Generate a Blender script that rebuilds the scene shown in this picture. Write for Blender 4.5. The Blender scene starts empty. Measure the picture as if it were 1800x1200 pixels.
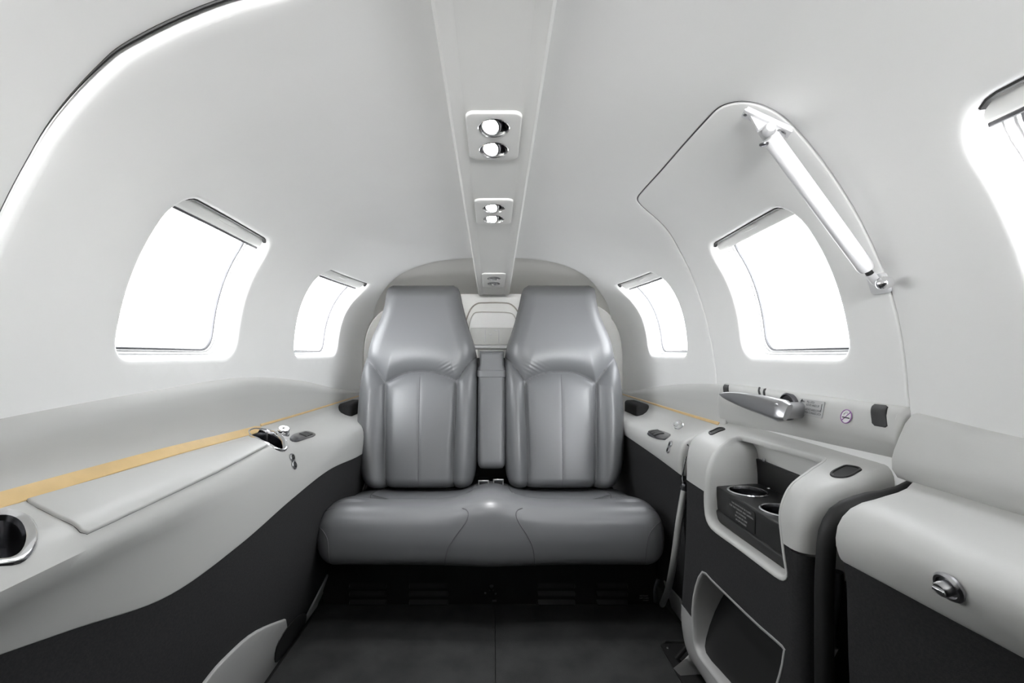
import bpy, bmesh, math, random
import numpy as np
from mathutils import Vector, Matrix
from mathutils.geometry import delaunay_2d_cdt
from mathutils.bvhtree import BVHTree

random.seed(4)
scene = bpy.context.scene
COL = scene.collection
PI = math.pi

# ------------------------------------------------------------------ camera, world, exposure
EYE = 0.80                    # eye height above the cabin floor
FPX, CX, CY = 800.0, 868.0, 620.0   # focal length and vanishing point in the 1800x1200 frame
cam_data = bpy.data.cameras.new('camera')
cam = bpy.data.objects.new('camera', cam_data)
COL.objects.link(cam)
cam.location = (0, 0, EYE)
cam.rotation_euler = (PI / 2, 0, 0)
cam_data.sensor_width = 36.0
cam_data.lens = 36.0 * FPX / 1800.0
cam_data.shift_x = (900 - CX) / 1800.0
cam_data.shift_y = -(600 - CY) / 1800.0
cam_data.clip_start = 0.02
scene.camera = cam

world = bpy.data.worlds.new('World')
scene.world = world
world.use_nodes = True
wnt = world.node_tree
FRONT_FILL = 8.4      # added front fill: surroundings boosted towards the unseen windscreen
wbg = wnt.nodes['Background']
# bright overcast surroundings, brightest around the horizon
wtc = wnt.nodes.new('ShaderNodeTexCoord'); wsx = wnt.nodes.new('ShaderNodeSeparateXYZ'); wab = wnt.nodes.new('ShaderNodeMath')
wab.operation = 'MULTIPLY_ADD'; wab.inputs[1].default_value = 0.5; wab.inputs[2].default_value = 0.5
wrp = wnt.nodes.new('ShaderNodeValToRGB')
wnt.links.new(wtc.outputs['Generated'], wsx.inputs[0]); wnt.links.new(wsx.outputs['Z'], wab.inputs[0]); wnt.links.new(wab.outputs[0], wrp.inputs['Fac'])
e = wrp.color_ramp.elements
e[0].position = 0.0; e[0].color = (0.16, 0.16, 0.165, 1)
e[1].position = 1.0; e[1].color = (0.45, 0.46, 0.48, 1)
for p_, c_ in ((0.36, (0.28, 0.28, 0.285, 1)), (0.5, (1.0, 1.0, 1.0, 1)), (0.62, (0.96, 0.975, 1.0, 1)), (0.8, (0.6, 0.61, 0.63, 1))):
    k_ = e.new(p_); k_.color = c_
wmr = wnt.nodes.new('ShaderNodeMapRange'); wmr.inputs['From Min'].default_value = -0.80; wmr.inputs['From Max'].default_value = -0.93
wmr.inputs['To Min'].default_value = 1.0; wmr.inputs['To Max'].default_value = FRONT_FILL
wnt.links.new(wsx.outputs['Y'], wmr.inputs['Value'])
wvm = wnt.nodes.new('ShaderNodeVectorMath'); wvm.operation = 'SCALE'
wnt.links.new(wrp.outputs['Color'], wvm.inputs[0]); wnt.links.new(wmr.outputs[0], wvm.inputs['Scale'])
wnt.links.new(wvm.outputs[0], wbg.inputs['Color'])
wbg.inputs['Strength'].default_value = 9.6
LAMPW = 7.5

scene.view_settings.view_transform = 'Standard'
scene.view_settings.look = 'None'
scene.view_settings.gamma = 1.0
scene.view_settings.use_curve_mapping = False
scene.view_settings.exposure = 0.25
try:
    scene.cycles.max_bounces = 10
    scene.cycles.diffuse_bounces = 7
    scene.cycles.glossy_bounces = 4
    scene.cycles.transparent_max_bounces = 12
except Exception:
    pass

# ------------------------------------------------------------------ materials
def mat(name, col, rough=0.5, metal=0.0, spec=0.5, noise=0.0, nscale=40, bump=0.0, bscale=400, bdist=0.001, coat=0.0, emit=None):
    m = bpy.data.materials.new(name)
    m.use_nodes = True
    nt = m.node_tree
    b = nt.nodes['Principled BSDF']
    b.inputs['Base Color'].default_value = (*col, 1)
    b.inputs['Roughness'].default_value = rough
    b.inputs['Metallic'].default_value = metal
    b.inputs['Specular IOR Level'].default_value = spec
    b.inputs['Coat Weight'].default_value = coat
    if emit:
        b.inputs['Emission Color'].default_value = (*emit[0], 1)
        b.inputs['Emission Strength'].default_value = emit[1]
    tc = nt.nodes.new('ShaderNodeTexCoord')
    if noise > 0:
        n = nt.nodes.new('ShaderNodeTexNoise'); n.inputs['Scale'].default_value = nscale
        n.inputs['Detail'].default_value = 4
        nt.links.new(tc.outputs['Object'], n.inputs['Vector'])
        r = nt.nodes.new('ShaderNodeValToRGB')
        r.color_ramp.elements[0].position = 0.3; r.color_ramp.elements[1].position = 0.7
        r.color_ramp.elements[0].color = (*[c * (1 - noise) for c in col], 1)
        r.color_ramp.elements[1].color = (*[min(1, c * (1 + noise)) for c in col], 1)
        nt.links.new(n.outputs['Fac'], r.inputs['Fac'])
        nt.links.new(r.outputs['Color'], b.inputs['Base Color'])
    if bump > 0:
        n = nt.nodes.new('ShaderNodeTexNoise'); n.inputs['Scale'].default_value = bscale
        n.inputs['Detail'].default_value = 3
        nt.links.new(tc.outputs['Object'], n.inputs['Vector'])
        bp = nt.nodes.new('ShaderNodeBump'); bp.inputs['Strength'].default_value = bump
        bp.inputs['Distance'].default_value = bdist
        nt.links.new(n.outputs['Fac'], bp.inputs['Height'])
        nt.links.new(bp.outputs['Normal'], b.inputs['Normal'])
    return m

M = {}
M['liner'] = mat('white_liner', (0.87, 0.87, 0.86), 0.42, spec=0.4, noise=0.012, nscale=6)
M['console'] = mat('console_plastic', (0.82, 0.82, 0.80), 0.4, spec=0.4, noise=0.01, nscale=8)
M['leather_light'] = mat('light_grey_vinyl', (0.54, 0.54, 0.525), 0.42, spec=0.4, bump=0.12, bscale=500, bdist=0.0004)
M['carpet_side'] = mat('charcoal_side_carpet', (0.033, 0.033, 0.034), 0.95, spec=0.1, noise=0.12, nscale=300, bump=0.3, bscale=700)
M['floor'] = mat('dark_floor_carpet', (0.036, 0.037, 0.037), 0.97, spec=0.05, noise=0.2, nscale=11, bump=0.7, bscale=600, bdist=0.002)
M['seat'] = mat('grey_leather', (0.135, 0.138, 0.144), 0.34, spec=0.55, bump=0.16, bscale=420, bdist=0.0004)
M['seam'] = mat('seam_thread', (0.10, 0.10, 0.105), 0.6)
M['black'] = mat('black_plastic', (0.012, 0.012, 0.012), 0.5, bump=0.15, bscale=600)
M['rubber'] = mat('black_rubber', (0.008, 0.008, 0.008), 0.55)
M['gasket'] = mat('grey_gasket', (0.06, 0.06, 0.065), 0.5)
M['caddy'] = mat('caddy_plastic', (0.014, 0.014, 0.014), 0.45, bump=0.35, bscale=900)
M['chrome'] = mat('chrome', (0.82, 0.82, 0.83), 0.14, metal=1.0)
M['satin'] = mat('satin_metal', (0.45, 0.45, 0.46), 0.28, metal=1.0, bump=0.05, bscale=200)
M['darkmetal'] = mat('dark_metal', (0.16, 0.16, 0.17), 0.3, metal=1.0)
M['wood'] = mat('honey_trim', (0.74, 0.52, 0.24), 0.28, coat=0.4, noise=0.06, nscale=25)
M['white'] = mat('white_enamel', (0.70, 0.70, 0.71), 0.3, noise=0.01, nscale=30)
M['lamp_on'] = mat('lamp_lit', (1, 1, 1), 0.3, emit=((1, 0.99, 0.97), 18))
M['lamp_off'] = mat('lamp_unlit', (0.5, 0.5, 0.5), 0.15, metal=0.6)
M['label'] = mat('label_grey', (0.46, 0.46, 0.46), 0.4)
M['ink'] = mat('label_ink', (0.02, 0.02, 0.025), 0.5)
M['pale_ink'] = mat('pale_ink', (0.38, 0.38, 0.38), 0.5)
M['purple'] = mat('sign_ring', (0.30, 0.13, 0.36), 0.5)
M['sign_white'] = mat('sign_white', (0.82, 0.82, 0.82), 0.45)
M['wellm'] = mat('cup_well_metal', (0.14, 0.14, 0.15), 0.25, metal=1.0)
M['frame'] = mat('window_frame_plastic', (0.48, 0.48, 0.48), 0.45)
M['rail'] = mat('rail_metal', (0.62, 0.62, 0.61), 0.38, metal=0.7)
M['edge'] = mat('beige_edge', (0.36, 0.34, 0.30), 0.6)
M['pocket'] = mat('pocket_plastic', (0.62, 0.62, 0.60), 0.45)
M['aft'] = mat('aft_liner_fabric', (0.70, 0.69, 0.66), 0.6)  # weaker light behind the arch put into a darker beige tone
M['kick'] = mat('kick_panel_grey', (0.36, 0.36, 0.355), 0.45, bump=0.1)

g = bpy.data.materials.new('window_glass'); g.use_nodes = True
nt = g.node_tree; nt.nodes.clear()
o_ = nt.nodes.new('ShaderNodeOutputMaterial'); mx = nt.nodes.new('ShaderNodeMixShader')
tr = nt.nodes.new('ShaderNodeBsdfTransparent'); gl = nt.nodes.new('ShaderNodeBsdfGlossy')
gl.inputs['Roughness'].default_value = 0.02; tr.inputs['Color'].default_value = (0.96, 0.97, 0.97, 1)
mx.inputs['Fac'].default_value = 0.05
nt.links.new(tr.outputs[0], mx.inputs[1]); nt.links.new(gl.outputs[0], mx.inputs[2]); nt.links.new(mx.outputs[0], o_.inputs['Surface'])
M['glass'] = g
g2 = g.copy(); g2.name = 'clear_plastic'; M['clear'] = g2
g2.node_tree.nodes['Mix Shader'].inputs['Fac'].default_value = 0.12

# ------------------------------------------------------------------ object helpers
def tag(o, label=None, cat=None, group=None, kind=None):
    if label: o['label'] = label
    if cat: o['category'] = cat
    if group: o['group'] = group
    if kind: o['kind'] = kind
    return o

def empty(name, loc, label=None, cat=None, group=None, kind=None):
    o = bpy.data.objects.new(name, None); COL.objects.link(o)
    o.location = loc; o.empty_display_size = 0.05
    return tag(o, label, cat, group, kind)

def obj(name, verts, faces, m, parent=None, smooth=True, mats=None, fmat=None, angle=None, merge=1e-5):
    bm = bmesh.new()
    vs = [bm.verts.new(v) for v in verts]
    for i, f in enumerate(faces):
        try:
            fc = bm.faces.new([vs[k] for k in f])
            if fmat: fc.material_index = fmat[i]
        except ValueError:
            pass
    bmesh.ops.remove_doubles(bm, verts=bm.verts, dist=merge)
    bmesh.ops.recalc_face_normals(bm, faces=bm.faces)
    if angle is not None:
        for e in bm.edges:
            if len(e.link_faces) == 2 and e.calc_face_angle(0) > math.radians(angle): e.smooth = False
    me = bpy.data.meshes.new(name)
    bm.to_mesh(me); bm.free()
    if smooth:
        for p_ in me.polygons: p_.use_smooth = True
    for mm in (mats or [m]): me.materials.append(mm)
    o = bpy.data.objects.new(name, me); COL.objects.link(o)
    if parent is not None:
        o.parent = parent
        o.matrix_parent_inverse = Matrix.Translation(-world_loc(parent))
    return o

def world_loc(p):
    v = Vector(p.location)
    q = p.parent
    # parents are only ever translated; meshes carry world coordinates
    if p.type == 'EMPTY': return v
    while q is not None and q.type != 'EMPTY': q = q.parent
    return Vector((0, 0, 0))

class MB:
    def __init__(s): s.v = []; s.f = []; s.m = []
    def add(s, vs, fs, mi=0):
        b = len(s.v); s.v += [tuple(v) for v in vs]; s.f += [tuple(b + k for k in f) for f in fs]; s.m += [mi] * len(fs)
        return s
    def grid(s, rows, closed=False, mi=0):
        n = len(rows[0]); vs = [p for r in rows for p in r]; fs = []
        for i in range(len(rows) - 1):
            for j in range(n if closed else n - 1):
                k = (j + 1) % n
                fs.append((i * n + j, i * n + k, (i + 1) * n + k, (i + 1) * n + j))
        return s.add(vs, fs, mi)
    def cap(s, ring, mi=0):
        c = sum((Vector(p) for p in ring), Vector()) / len(ring)
        n = len(ring)
        return s.add(list(ring) + [c], [(i, (i + 1) % n, n) for i in range(n)], mi)
    def box(s, c, d, R=None, bev=0.0, mi=0):
        # rounded box: d full sizes; bevel through bmesh
        bm = bmesh.new(); bmesh.ops.create_cube(bm, size=1)
        for v in bm.verts: v.co = Vector((v.co.x * d[0], v.co.y * d[1], v.co.z * d[2]))
        if bev > 0:
            bmesh.ops.bevel(bm, geom=bm.edges[:] , offset=bev, segments=3, profile=0.5, affect='EDGES')
        T = Matrix.Translation(Vector(c)) @ ((R.to_4x4()) if R is not None else Matrix.Identity(4))
        bm.verts.index_update()
        vs = [T @ v.co for v in bm.verts]; fs = [[v.index for v in f.verts] for f in bm.faces]
        bm.free()
        return s.add(vs, fs, mi)
    def tube(s, pts, r, n=10, caps=True, mi=0, flat=1.0):
        pts = [Vector(p) for p in pts]
        rs = r if isinstance(r, (list, tuple)) else [r] * len(pts)
        rows = []; up = None
        for i, p in enumerate(pts):
            t = (pts[min(i + 1, len(pts) - 1)] - pts[max(i - 1, 0)]).normalized()
            if up is None:
                up = Vector((0, 0, 1)) if abs(t.z) < 0.9 else Vector((0, 1, 0))
            a = t.cross(up).normalized(); b = a.cross(t).normalized(); up = b
            rows.append([p + (a * math.cos(2 * PI * k / n) + b * math.sin(2 * PI * k / n) * flat) * rs[i] for k in range(n)])
        s.grid(rows, True, mi)
        if caps: s.cap(rows[0], mi); s.cap(rows[-1], mi)
        return s
    def lathe(s, c, axis, prof, n=28, mi=0, sx=1.0, cap0=True, cap1=True):
        # prof: list of (radius, height along axis)
        ax = Vector(axis).normalized()
        a = ax.cross(Vector((0, 0, 1)) if abs(ax.z) < 0.9 else Vector((0, 1, 0))).normalized(); b = ax.cross(a)
        rows = [[Vector(c) + ax * h + (a * math.cos(2 * PI * k / n) * sx + b * math.sin(2 * PI * k / n)) * r for k in range(n)] for r, h in prof]
        s.grid(rows, True, mi)
        if cap0 and prof[0][0] > 1e-4: s.cap(rows[0], mi)
        if cap1 and prof[-1][0] > 1e-4: s.cap(rows[-1], mi)
        return s
    def build(s, name, m, parent=None, mats=None, smooth=True, angle=40, merge=1e-5):
        return obj(name, s.v, s.f, m, parent, smooth, mats, s.m if mats else None, angle, merge)

def lerp_tab(tab, x):
    if x <= tab[0][0]: return tab[0][1]
    for (a, va), (b, vb) in zip(tab, tab[1:]):
        if x <= b:
            t = (x - a) / (b - a); t2 = t
            return va + (vb - va) * t2
    return tab[-1][1]

class Spl:                       # smooth monotone-ish cubic table
    def __init__(s, tab):
        s.x = np.array([t[0] for t in tab], float); s.y = np.array([t[1] for t in tab], float)
        d = np.diff(s.y) / np.diff(s.x)
        s.m = np.concatenate([[d[0]], (d[:-1] + d[1:]) / 2, [d[-1]]])
    def __call__(s, x):
        if x <= s.x[0]: return float(s.y[0])
        if x >= s.x[-1]: return float(s.y[-1])
        i = int(np.searchsorted(s.x, x)) - 1; i = max(0, min(i, len(s.x) - 2))
        h = s.x[i + 1] - s.x[i]; t = (x - s.x[i]) / h
        return float((2*t**3-3*t*t+1)*s.y[i] + (t**3-2*t*t+t)*h*s.m[i] + (-2*t**3+3*t*t)*s.y[i+1] + (t**3-t*t)*h*s.m[i+1])

def W(X, D, Z): return Vector((X, D, Z + EYE))
def ray(px, py): return (px - CX) / FPX, (CY - py) / FPX

# ------------------------------------------------------------------ surfaces swept along the cabin
class Surf:
    def pos(s, D, q, off=0.0):
        X, Z = s.pt(D, q); p = W(X, D, Z)
        if off: p = p + s.nrm(D, q) * off
        return p
    def nrm(s, D, q):
        e = 0.004
        a = Vector((*s._p3(D + e, q),)) - Vector((*s._p3(D - e, q),))
        b = Vector((*s._p3(D, q + e),)) - Vector((*s._p3(D, q - e),))
        n = a.cross(b).normalized()
        p = s._p3(D, q); c = Vector((-p[0], 0, s.zc - p[2]))
        return n if n.dot(c) > 0 else -n
    def _p3(s, D, q):
        X, Z = s.pt(D, q); return (X, D, Z)

class Shell(Surf):
    A = 0.605; Z0 = -0.10; zc = 0.0
    ZT = Spl([(-1.3, .40), (0.2, .43), (.5, .425), (.76, .405), (1.08, .374), (1.46, .34), (1.8, .307), (2.06, .28), (2.3, .25)])
    PW = Spl([(-1, 2.4), (.6, 2.4), (.85, 2.65), (1.1, 3.1), (1.4, 3.4), (2.0, 3.6)])
    K = 0.6; U = 0.6 * PI
    def __init__(s, grow=0.0): s.g = grow
    def pt(s, D, u):
        A = s.A + s.g
        if u < 0: return A, s.Z0 + u
        if u > s.U: return -A, s.Z0 - (u - s.U)
        ph = u / s.K; p = s.PW(D); b = s.ZT(D) - s.Z0 + s.g
        r = ((abs(math.cos(ph)) / A) ** p + (abs(math.sin(ph)) / b) ** p) ** (-1 / p)
        return r * math.cos(ph), s.Z0 + r * math.sin(ph)
    def hit(s, px, py):
        dx, dz = ray(px, py); A = s.A + s.g
        def f(D):
            X, Z = dx * D, dz * D
            if Z < s.Z0: return abs(X) / A - 1
            p = s.PW(D); b = s.ZT(D) - s.Z0 + s.g
            return (abs(X) / A) ** p + ((Z - s.Z0) / b) ** p - 1
        lo, hi = 0.02, 5.0
        for _ in range(60):
            m_ = (lo + hi) / 2
            if f(m_) > 0: hi = m_
            else: lo = m_
        D = lo; X, Z = dx * D, dz * D
        if Z < s.Z0: return (D, (Z - s.Z0)) if X > 0 else (D, s.U + (s.Z0 - Z))
        return (D, math.atan2(Z - s.Z0, X) * s.K)
    def u_at(s, D, Z, side):
        if Z < s.Z0: return (Z - s.Z0) if side > 0 else s.U + (s.Z0 - Z)
        lo, hi = 0, s.K * PI / 2
        for _ in range(40):
            m_ = (lo + hi) / 2
            if s.pt(D, m_)[1] > Z: hi = m_
            else: lo = m_
        return lo if side > 0 else s.U - lo

class Sweep(Surf):
    zc = -0.2
    def __init__(s, fn, side, Dref=0.9):
        s.fn = fn; s.side = side
        k = fn(Dref); L = [0.0]
        for (a, b), (c, d) in zip(k, k[1:]): L.append(L[-1] + math.hypot(c - a, d - b))
        s.L = np.array(L); s.zc = -0.1
        s.cache = {}
    def knots(s, D):
        k = s.cache.get(D)
        if k is None:
            a = np.array(s.fn(D), float)
            L = s.L; d = np.diff(a, axis=0) / np.diff(L)[:, None]
            h = np.diff(L)
            w1 = h[1:] / (h[:-1] + h[1:]); 
            m_ = np.vstack([d[:1], d[:-1] * w1[:, None] + d[1:] * (1 - w1)[:, None], d[-1:]])
            k = (a, m_); s.cache[D] = k
            if len(s.cache) > 4000: s.cache.clear()
        return k
    def pt(s, D, q):
        a, m_ = s.knots(round(D, 6)); L = s.L
        q = min(max(q, 0.0), float(L[-1]))
        i = min(max(int(np.searchsorted(L, q)) - 1, 0), len(L) - 2)
        h = L[i + 1] - L[i]; t = (q - L[i]) / h
        v = (2*t**3-3*t*t+1)*a[i] + (t**3-2*t*t+t)*h*m_[i] + (-2*t**3+3*t*t)*a[i+1] + (t**3-t*t)*h*m_[i+1]
        return s.side * float(v[0]), float(v[1])
    def hit(s, px, py, D0=0.15, D1=2.2):
        dx, dz = ray(px, py)
        qs = np.linspace(0, s.L[-1], 70)
        def g_(D):
            P_ = np.array([s.pt(D, q) for q in qs])
            c = P_[:, 0] * dz - P_[:, 1] * dx
            best = None
            for i in np.nonzero(c[:-1] * c[1:] <= 0)[0]:
                t = c[i] / (c[i] - c[i + 1]) if c[i] != c[i + 1] else 0
                X, Z = P_[i] * (1 - t) + P_[i + 1] * t
                if X * dx + Z * dz <= 0: continue
                r = math.hypot(X, Z) / math.hypot(dx, dz)
                if best is None or r < best[0]: best = (r, qs[i] * (1 - t) + qs[i + 1] * t)
            return best
        prev = None
        for D in np.linspace(D0, D1, 60):
            b = g_(D)
            if b is not None:
                v = D - b[0]
                if v > 0 and prev is not None:
                    lo, hi = prev, D
                    for _ in range(22):
                        m_ = (lo + hi) / 2; bb = g_(m_)
                        if bb is None or m_ - bb[0] > 0: hi = m_
                        else: lo = m_
                    bb = g_(lo) or b
                    return (lo, float(bb[1]))
                prev = D
        b = g_(D1)
        return (D1, float(b[1]) if b else 0.0)

# ------------------------------------------------------------------ 2-D loop tools (in surface parameters)
def densify(loop, step, closed=True):
    out = []
    n = len(loop)
    for i in range(n if closed else n - 1):
        a, b = loop[i], loop[(i + 1) % n]
        k = max(1, int(math.ceil(math.hypot(b[0] - a[0], b[1] - a[1]) / step)))
        for j in range(k):
            t = j / k; out.append((a[0] + (b[0] - a[0]) * t, a[1] + (b[1] - a[1]) * t))
    if not closed: out.append(loop[-1])
    return out

def smooth_loop(pts, sub=5, closed=True):
    n = len(pts); out = []
    rng = range(n if closed else n - 1)
    for i in rng:
        p0 = pts[(i - 1) % n] if closed or i > 0 else pts[0]
        p1 = pts[i]; p2 = pts[(i + 1) % n]
        p3 = pts[(i + 2) % n] if closed or i + 2 < n else pts[-1]
        for j in range(sub):
            t = j / sub
            out.append(tuple(0.5 * ((2 * b) + (-a + c) * t + (2*a - 5*b + 4*c - d) * t*t + (-a + 3*b - 3*c + d) * t**3)
                             for a, b, c, d in zip(p0, p1, p2, p3)))
    if not closed: out.append(tuple(pts[-1]))
    return out

def area(l): return 0.5 * sum(l[i][0] * l[(i + 1) % len(l)][1] - l[(i + 1) % len(l)][0] * l[i][1] for i in range(len(l)))

def offset_loop(l, d):           # +d grows outwards
    n = len(l); sg = 1 if area(l) > 0 else -1; out = []
    for i in range(n):
        a, b, c = l[i - 1], l[i], l[(i + 1) % n]
        e1 = (b[0] - a[0], b[1] - a[1]); e2 = (c[0] - b[0], c[1] - b[1])
        l1 = math.hypot(*e1) or 1e-9; l2 = math.hypot(*e2) or 1e-9
        n1 = (e1[1] / l1, -e1[0] / l1); n2 = (e2[1] / l2, -e2[0] / l2)
        m_ = (n1[0] + n2[0], n1[1] + n2[1]); q = m_[0]**2 + m_[1]**2
        k = 2 / q if q > 0.5 else 2 / 0.5
        out.append((b[0] + sg * d * m_[0] * k, b[1] + sg * d * m_[1] * k))
    return out

def inside_mask(P_, loop):
    x, y = P_[:, 0], P_[:, 1]; r = np.zeros(len(P_), bool); n = len(loop)
    for i in range(n):
        x1, y1 = loop[i]; x2, y2 = loop[(i + 1) % n]
        if y1 == y2: continue
        c = ((y1 > y) != (y2 > y)) & (x < (x2 - x1) * (y - y1) / (y2 - y1) + x1)
        r ^= c
    return r

def dist_mask(P_, loop, dmin):
    L_ = np.array(loop); ok = np.ones(len(P_), bool)
    for i in range(0, len(P_), 2000):
        d = np.linalg.norm(P_[i:i + 2000, None, :] - L_[None], axis=2).min(1)
        ok[i:i + 2000] = d > dmin
    return ok

def fill2d(loop, holes=(), step=0.02):
    loop = densify(loop, step); holes = [densify(h, step) for h in holes]
    a = np.array(loop); x0, y0 = a.min(0); x1, y1 = a.max(0)
    gx = np.arange(x0, x1, step); gy = np.arange(y0, y1, step)
    G = np.array([(x, y) for x in gx for y in gy]) if len(gx) and len(gy) else np.zeros((0, 2))
    if len(G):
        k = inside_mask(G, loop) & dist_mask(G, loop, step * 0.45)
        for h in holes: k &= ~inside_mask(G, h) & dist_mask(G, h, step * 0.45)
        G = G[k]
    vs = list(loop); es = [(i, (i + 1) % len(loop)) for i in range(len(loop))]
    for h in holes:
        b = len(vs); vs += h; es += [(b + i, b + (i + 1) % len(h)) for i in range(len(h))]
    vs += [tuple(p) for p in G]
    r = delaunay_2d_cdt([Vector(v) for v in vs], es, [], 0, 1e-7, False)
    V = [(v.x, v.y) for v in r[0]]
    C = np.array([[sum(V[k][0] for k in f) / 3, sum(V[k][1] for k in f) / 3] for f in r[2]])
    keep = inside_mask(C, loop)
    for h in holes: keep &= ~inside_mask(C, h)
    return V, [tuple(f) for f, k in zip(r[2], keep) if k], loop, holes

def rim(mb, surf, loop, r, depth, off=0.0, outward=True, n=4, mi=0, closed=True):
    sg = 1 if outward else -1
    rows = []
    for k in range(n + 1):
        a = k / n * PI / 2
        lp = offset_loop(loop, sg * r * math.sin(a)) if r > 0 else loop
        rows.append([surf.pos(p[0], p[1], off - r * (1 - math.cos(a))) for p in lp])
        if r == 0: break
    if depth > r:
        lp = offset_loop(loop, sg * r) if r > 0 else loop
        rows.append([surf.pos(p[0], p[1], off - (r + depth) / 2) for p in lp])
        rows.append([surf.pos(p[0], p[1], off - depth) for p in lp])
    mb.grid(rows, closed, mi)
    return mb

def panel(mb, surf, loop, holes=(), step=0.02, off=0.0, r=0.0, depth=0.0, hr=None, hdepth=None, mi=0, rimloop=True):
    V, Fc, L_, H_ = fill2d(loop, holes, step)
    mb.add([surf.pos(x, y, off) for x, y in V], Fc, mi)
    if rimloop and depth > 0: rim(mb, surf, L_, r, depth, off, True, mi=mi)
    for i, h in enumerate(H_):
        rr = r if hr is None else (hr[i] if isinstance(hr, (list, tuple)) else hr)
        dd = depth if hdepth is None else (hdepth[i] if isinstance(hdepth, (list, tuple)) else hdepth)
        if dd > 0: rim(mb, surf, h, rr, dd, off, False, mi=mi)
    return mb

def open_lip(mb, surf, line, r, depth, sgn, off=0.0):   # rounded edge along an open line, curling outwards on the side sgn
    line = densify(line, .012, False); n = len(line); rows = []
    def offl(d):
        out = []
        for i in range(n):
            a = line[max(i - 1, 0)]; c = line[min(i + 1, n - 1)]
            e = (c[0] - a[0], c[1] - a[1]); l = math.hypot(*e)
            out.append((line[i][0] + sgn * d * e[1] / l, line[i][1] - sgn * d * e[0] / l))
        return out
    for k in range(5):
        a = k / 4 * PI / 2
        rows.append([surf.pos(p[0], p[1], off - r * (1 - math.cos(a))) for p in offl(r * math.sin(a))])
    rows.append([surf.pos(p[0], p[1], off - depth) for p in offl(r)])
    mb.grid(rows)

def rrect(x0, x1, y0, y1, r, n=6):
    if not isinstance(r, (list, tuple)): r = [r] * 4
    out = []
    for (cx, cy, a0, q) in ((x1, y1, 0, r[0]), (x0, y1, 90, r[1]), (x0, y0, 180, r[2]), (x1, y0, 270, r[3])):
        sx = -1 if a0 in (0, 270) else 1; sy = -1 if a0 in (0, 90) else 1
        for k in range(n + 1):
            a = math.radians(a0 + 90 * k / n)
            out.append((cx + sx * q + q * math.cos(a), cy + sy * q + q * math.sin(a)))
    return out

def oval(c, a, b, n=24, rot=0.0):
    return [(c[0] + a * math.cos(t) * math.cos(rot) - b * math.sin(t) * math.sin(rot),
             c[1] + a * math.cos(t) * math.sin(rot) + b * math.sin(t) * math.cos(rot)) for t in [2 * PI * k / n for k in range(n)]]

SH = Shell(); SHO = Shell(0.009)
def px_loop(surf, pts, sub=4, closed=True, smooth=True):
    q = [surf.hit(*p) for p in pts]
    return smooth_loop(q, sub, closed) if smooth else q
U = SH.U

# ------------------------------------------------------------------ window openings
def win_loop(D0, D1, side, Z0=-0.022, Z1=0.262, r=(0.055, 0.05, 0.04, 0.06)):
    return [(D, SH.u_at(D, Z, side)) for D, Z in densify(rrect(D0, D1, Z0, Z1, list(r)), 0.015)]

WIN = {1: (0.715, 1.075, -1), 2: (1.37, 1.765, -1), 3: (1.415, 1.79, 1), 4: (0.762, 1.115, 1), 5: (0.11, 0.505, 1)}
WL = {k: win_loop(a, b, s_) for k, (a, b, s_) in WIN.items()}

# ------------------------------------------------------------------ cabin liner
C60, C120 = 0.6 * math.radians(62), 0.6 * math.radians(118)
BOT = -0.12
DF, DA = -1.15, 2.20
seam_px = [(0, 462), (8, 444), (39, 374), (78, 300), (113, 241), (156, 187), (202, 140), (233, 113), (280, 86), (338, 58), (412, 29), (467, 14), (500, 5), (514, 0), (540, -22), (600, -70), (700, -130), (800, -165)]
seam = px_loop(SH, seam_px, 4, False)
d0 = seam[0][0]
seam = [(d0 - 0.02, U + 0.12), (d0 - 0.005, U + 0.02)] + [p for p in seam if p[1] > PI * 0.3 + 0.06] + [(seam[-1][0] - 0.02, U / 2)]
def split_u(line, uc):
    lo = []; hi = []
    for a, b in zip(line, line[1:]):
        if (a[1] - uc) * (b[1] - uc) < 0:
            t = (uc - a[1]) / (b[1] - a[1]); c = (a[0] + (b[0] - a[0]) * t, uc)
            lo.append(a); lo.append(c); return line[:line.index(a)] + [a, c], [c] + line[line.index(b):]
    return line, []
s_wall, s_ceil = split_u(seam, C120)
arch_px = [(655, 560), (668, 520), (690, 492), (712, 477), (740, 466), (775, 458), (830, 453), (868, 452), (905, 453), (960, 458), (1000, 469), (1035, 489), (1060, 520), (1075, 560)]
arch = px_loop(SH, arch_px, 4, False)
arch = [(min(a, 2.17), b) for a, b in arch]
dl, dr = arch[0][0], arch[-1][0]
arch = [(dl, U + 0.12), (dl, arch[0][1] + 0.05)] + arch + [(dr, arch[-1][1] - 0.05), (dr, BOT)]
arch = [(d, u) for d, u in arch]
aL, rest = split_u(arch, C120); aC, aR = split_u(rest, C60)

door_px = [(1262, 700), (1255, 630), (1243, 570), (1225, 510), (1200, 452), (1170, 402), (1140, 374), (1124, 359), (1120, 349), (1130, 335), (1160, 302), (1200, 256), (1240, 212), (1262, 191), (1285, 182), (1310, 180),
           (1340, 186), (1375, 205), (1410, 240), (1450, 290), (1490, 350), (1525, 415), (1552, 475), (1570, 530), (1585, 600), (1594, 680), (1597, 712)]
dpl = px_loop(SH, door_px, 4, False)
dpl = [(dpl[0][0], BOT + 0.005)] + dpl + [(dpl[-1][0], BOT + 0.005)]

def struct(o, kind='structure'): o['kind'] = kind; return o

mb = MB()
lpL = s_wall + [(aL[-1][0], C120)] if False else None
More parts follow.
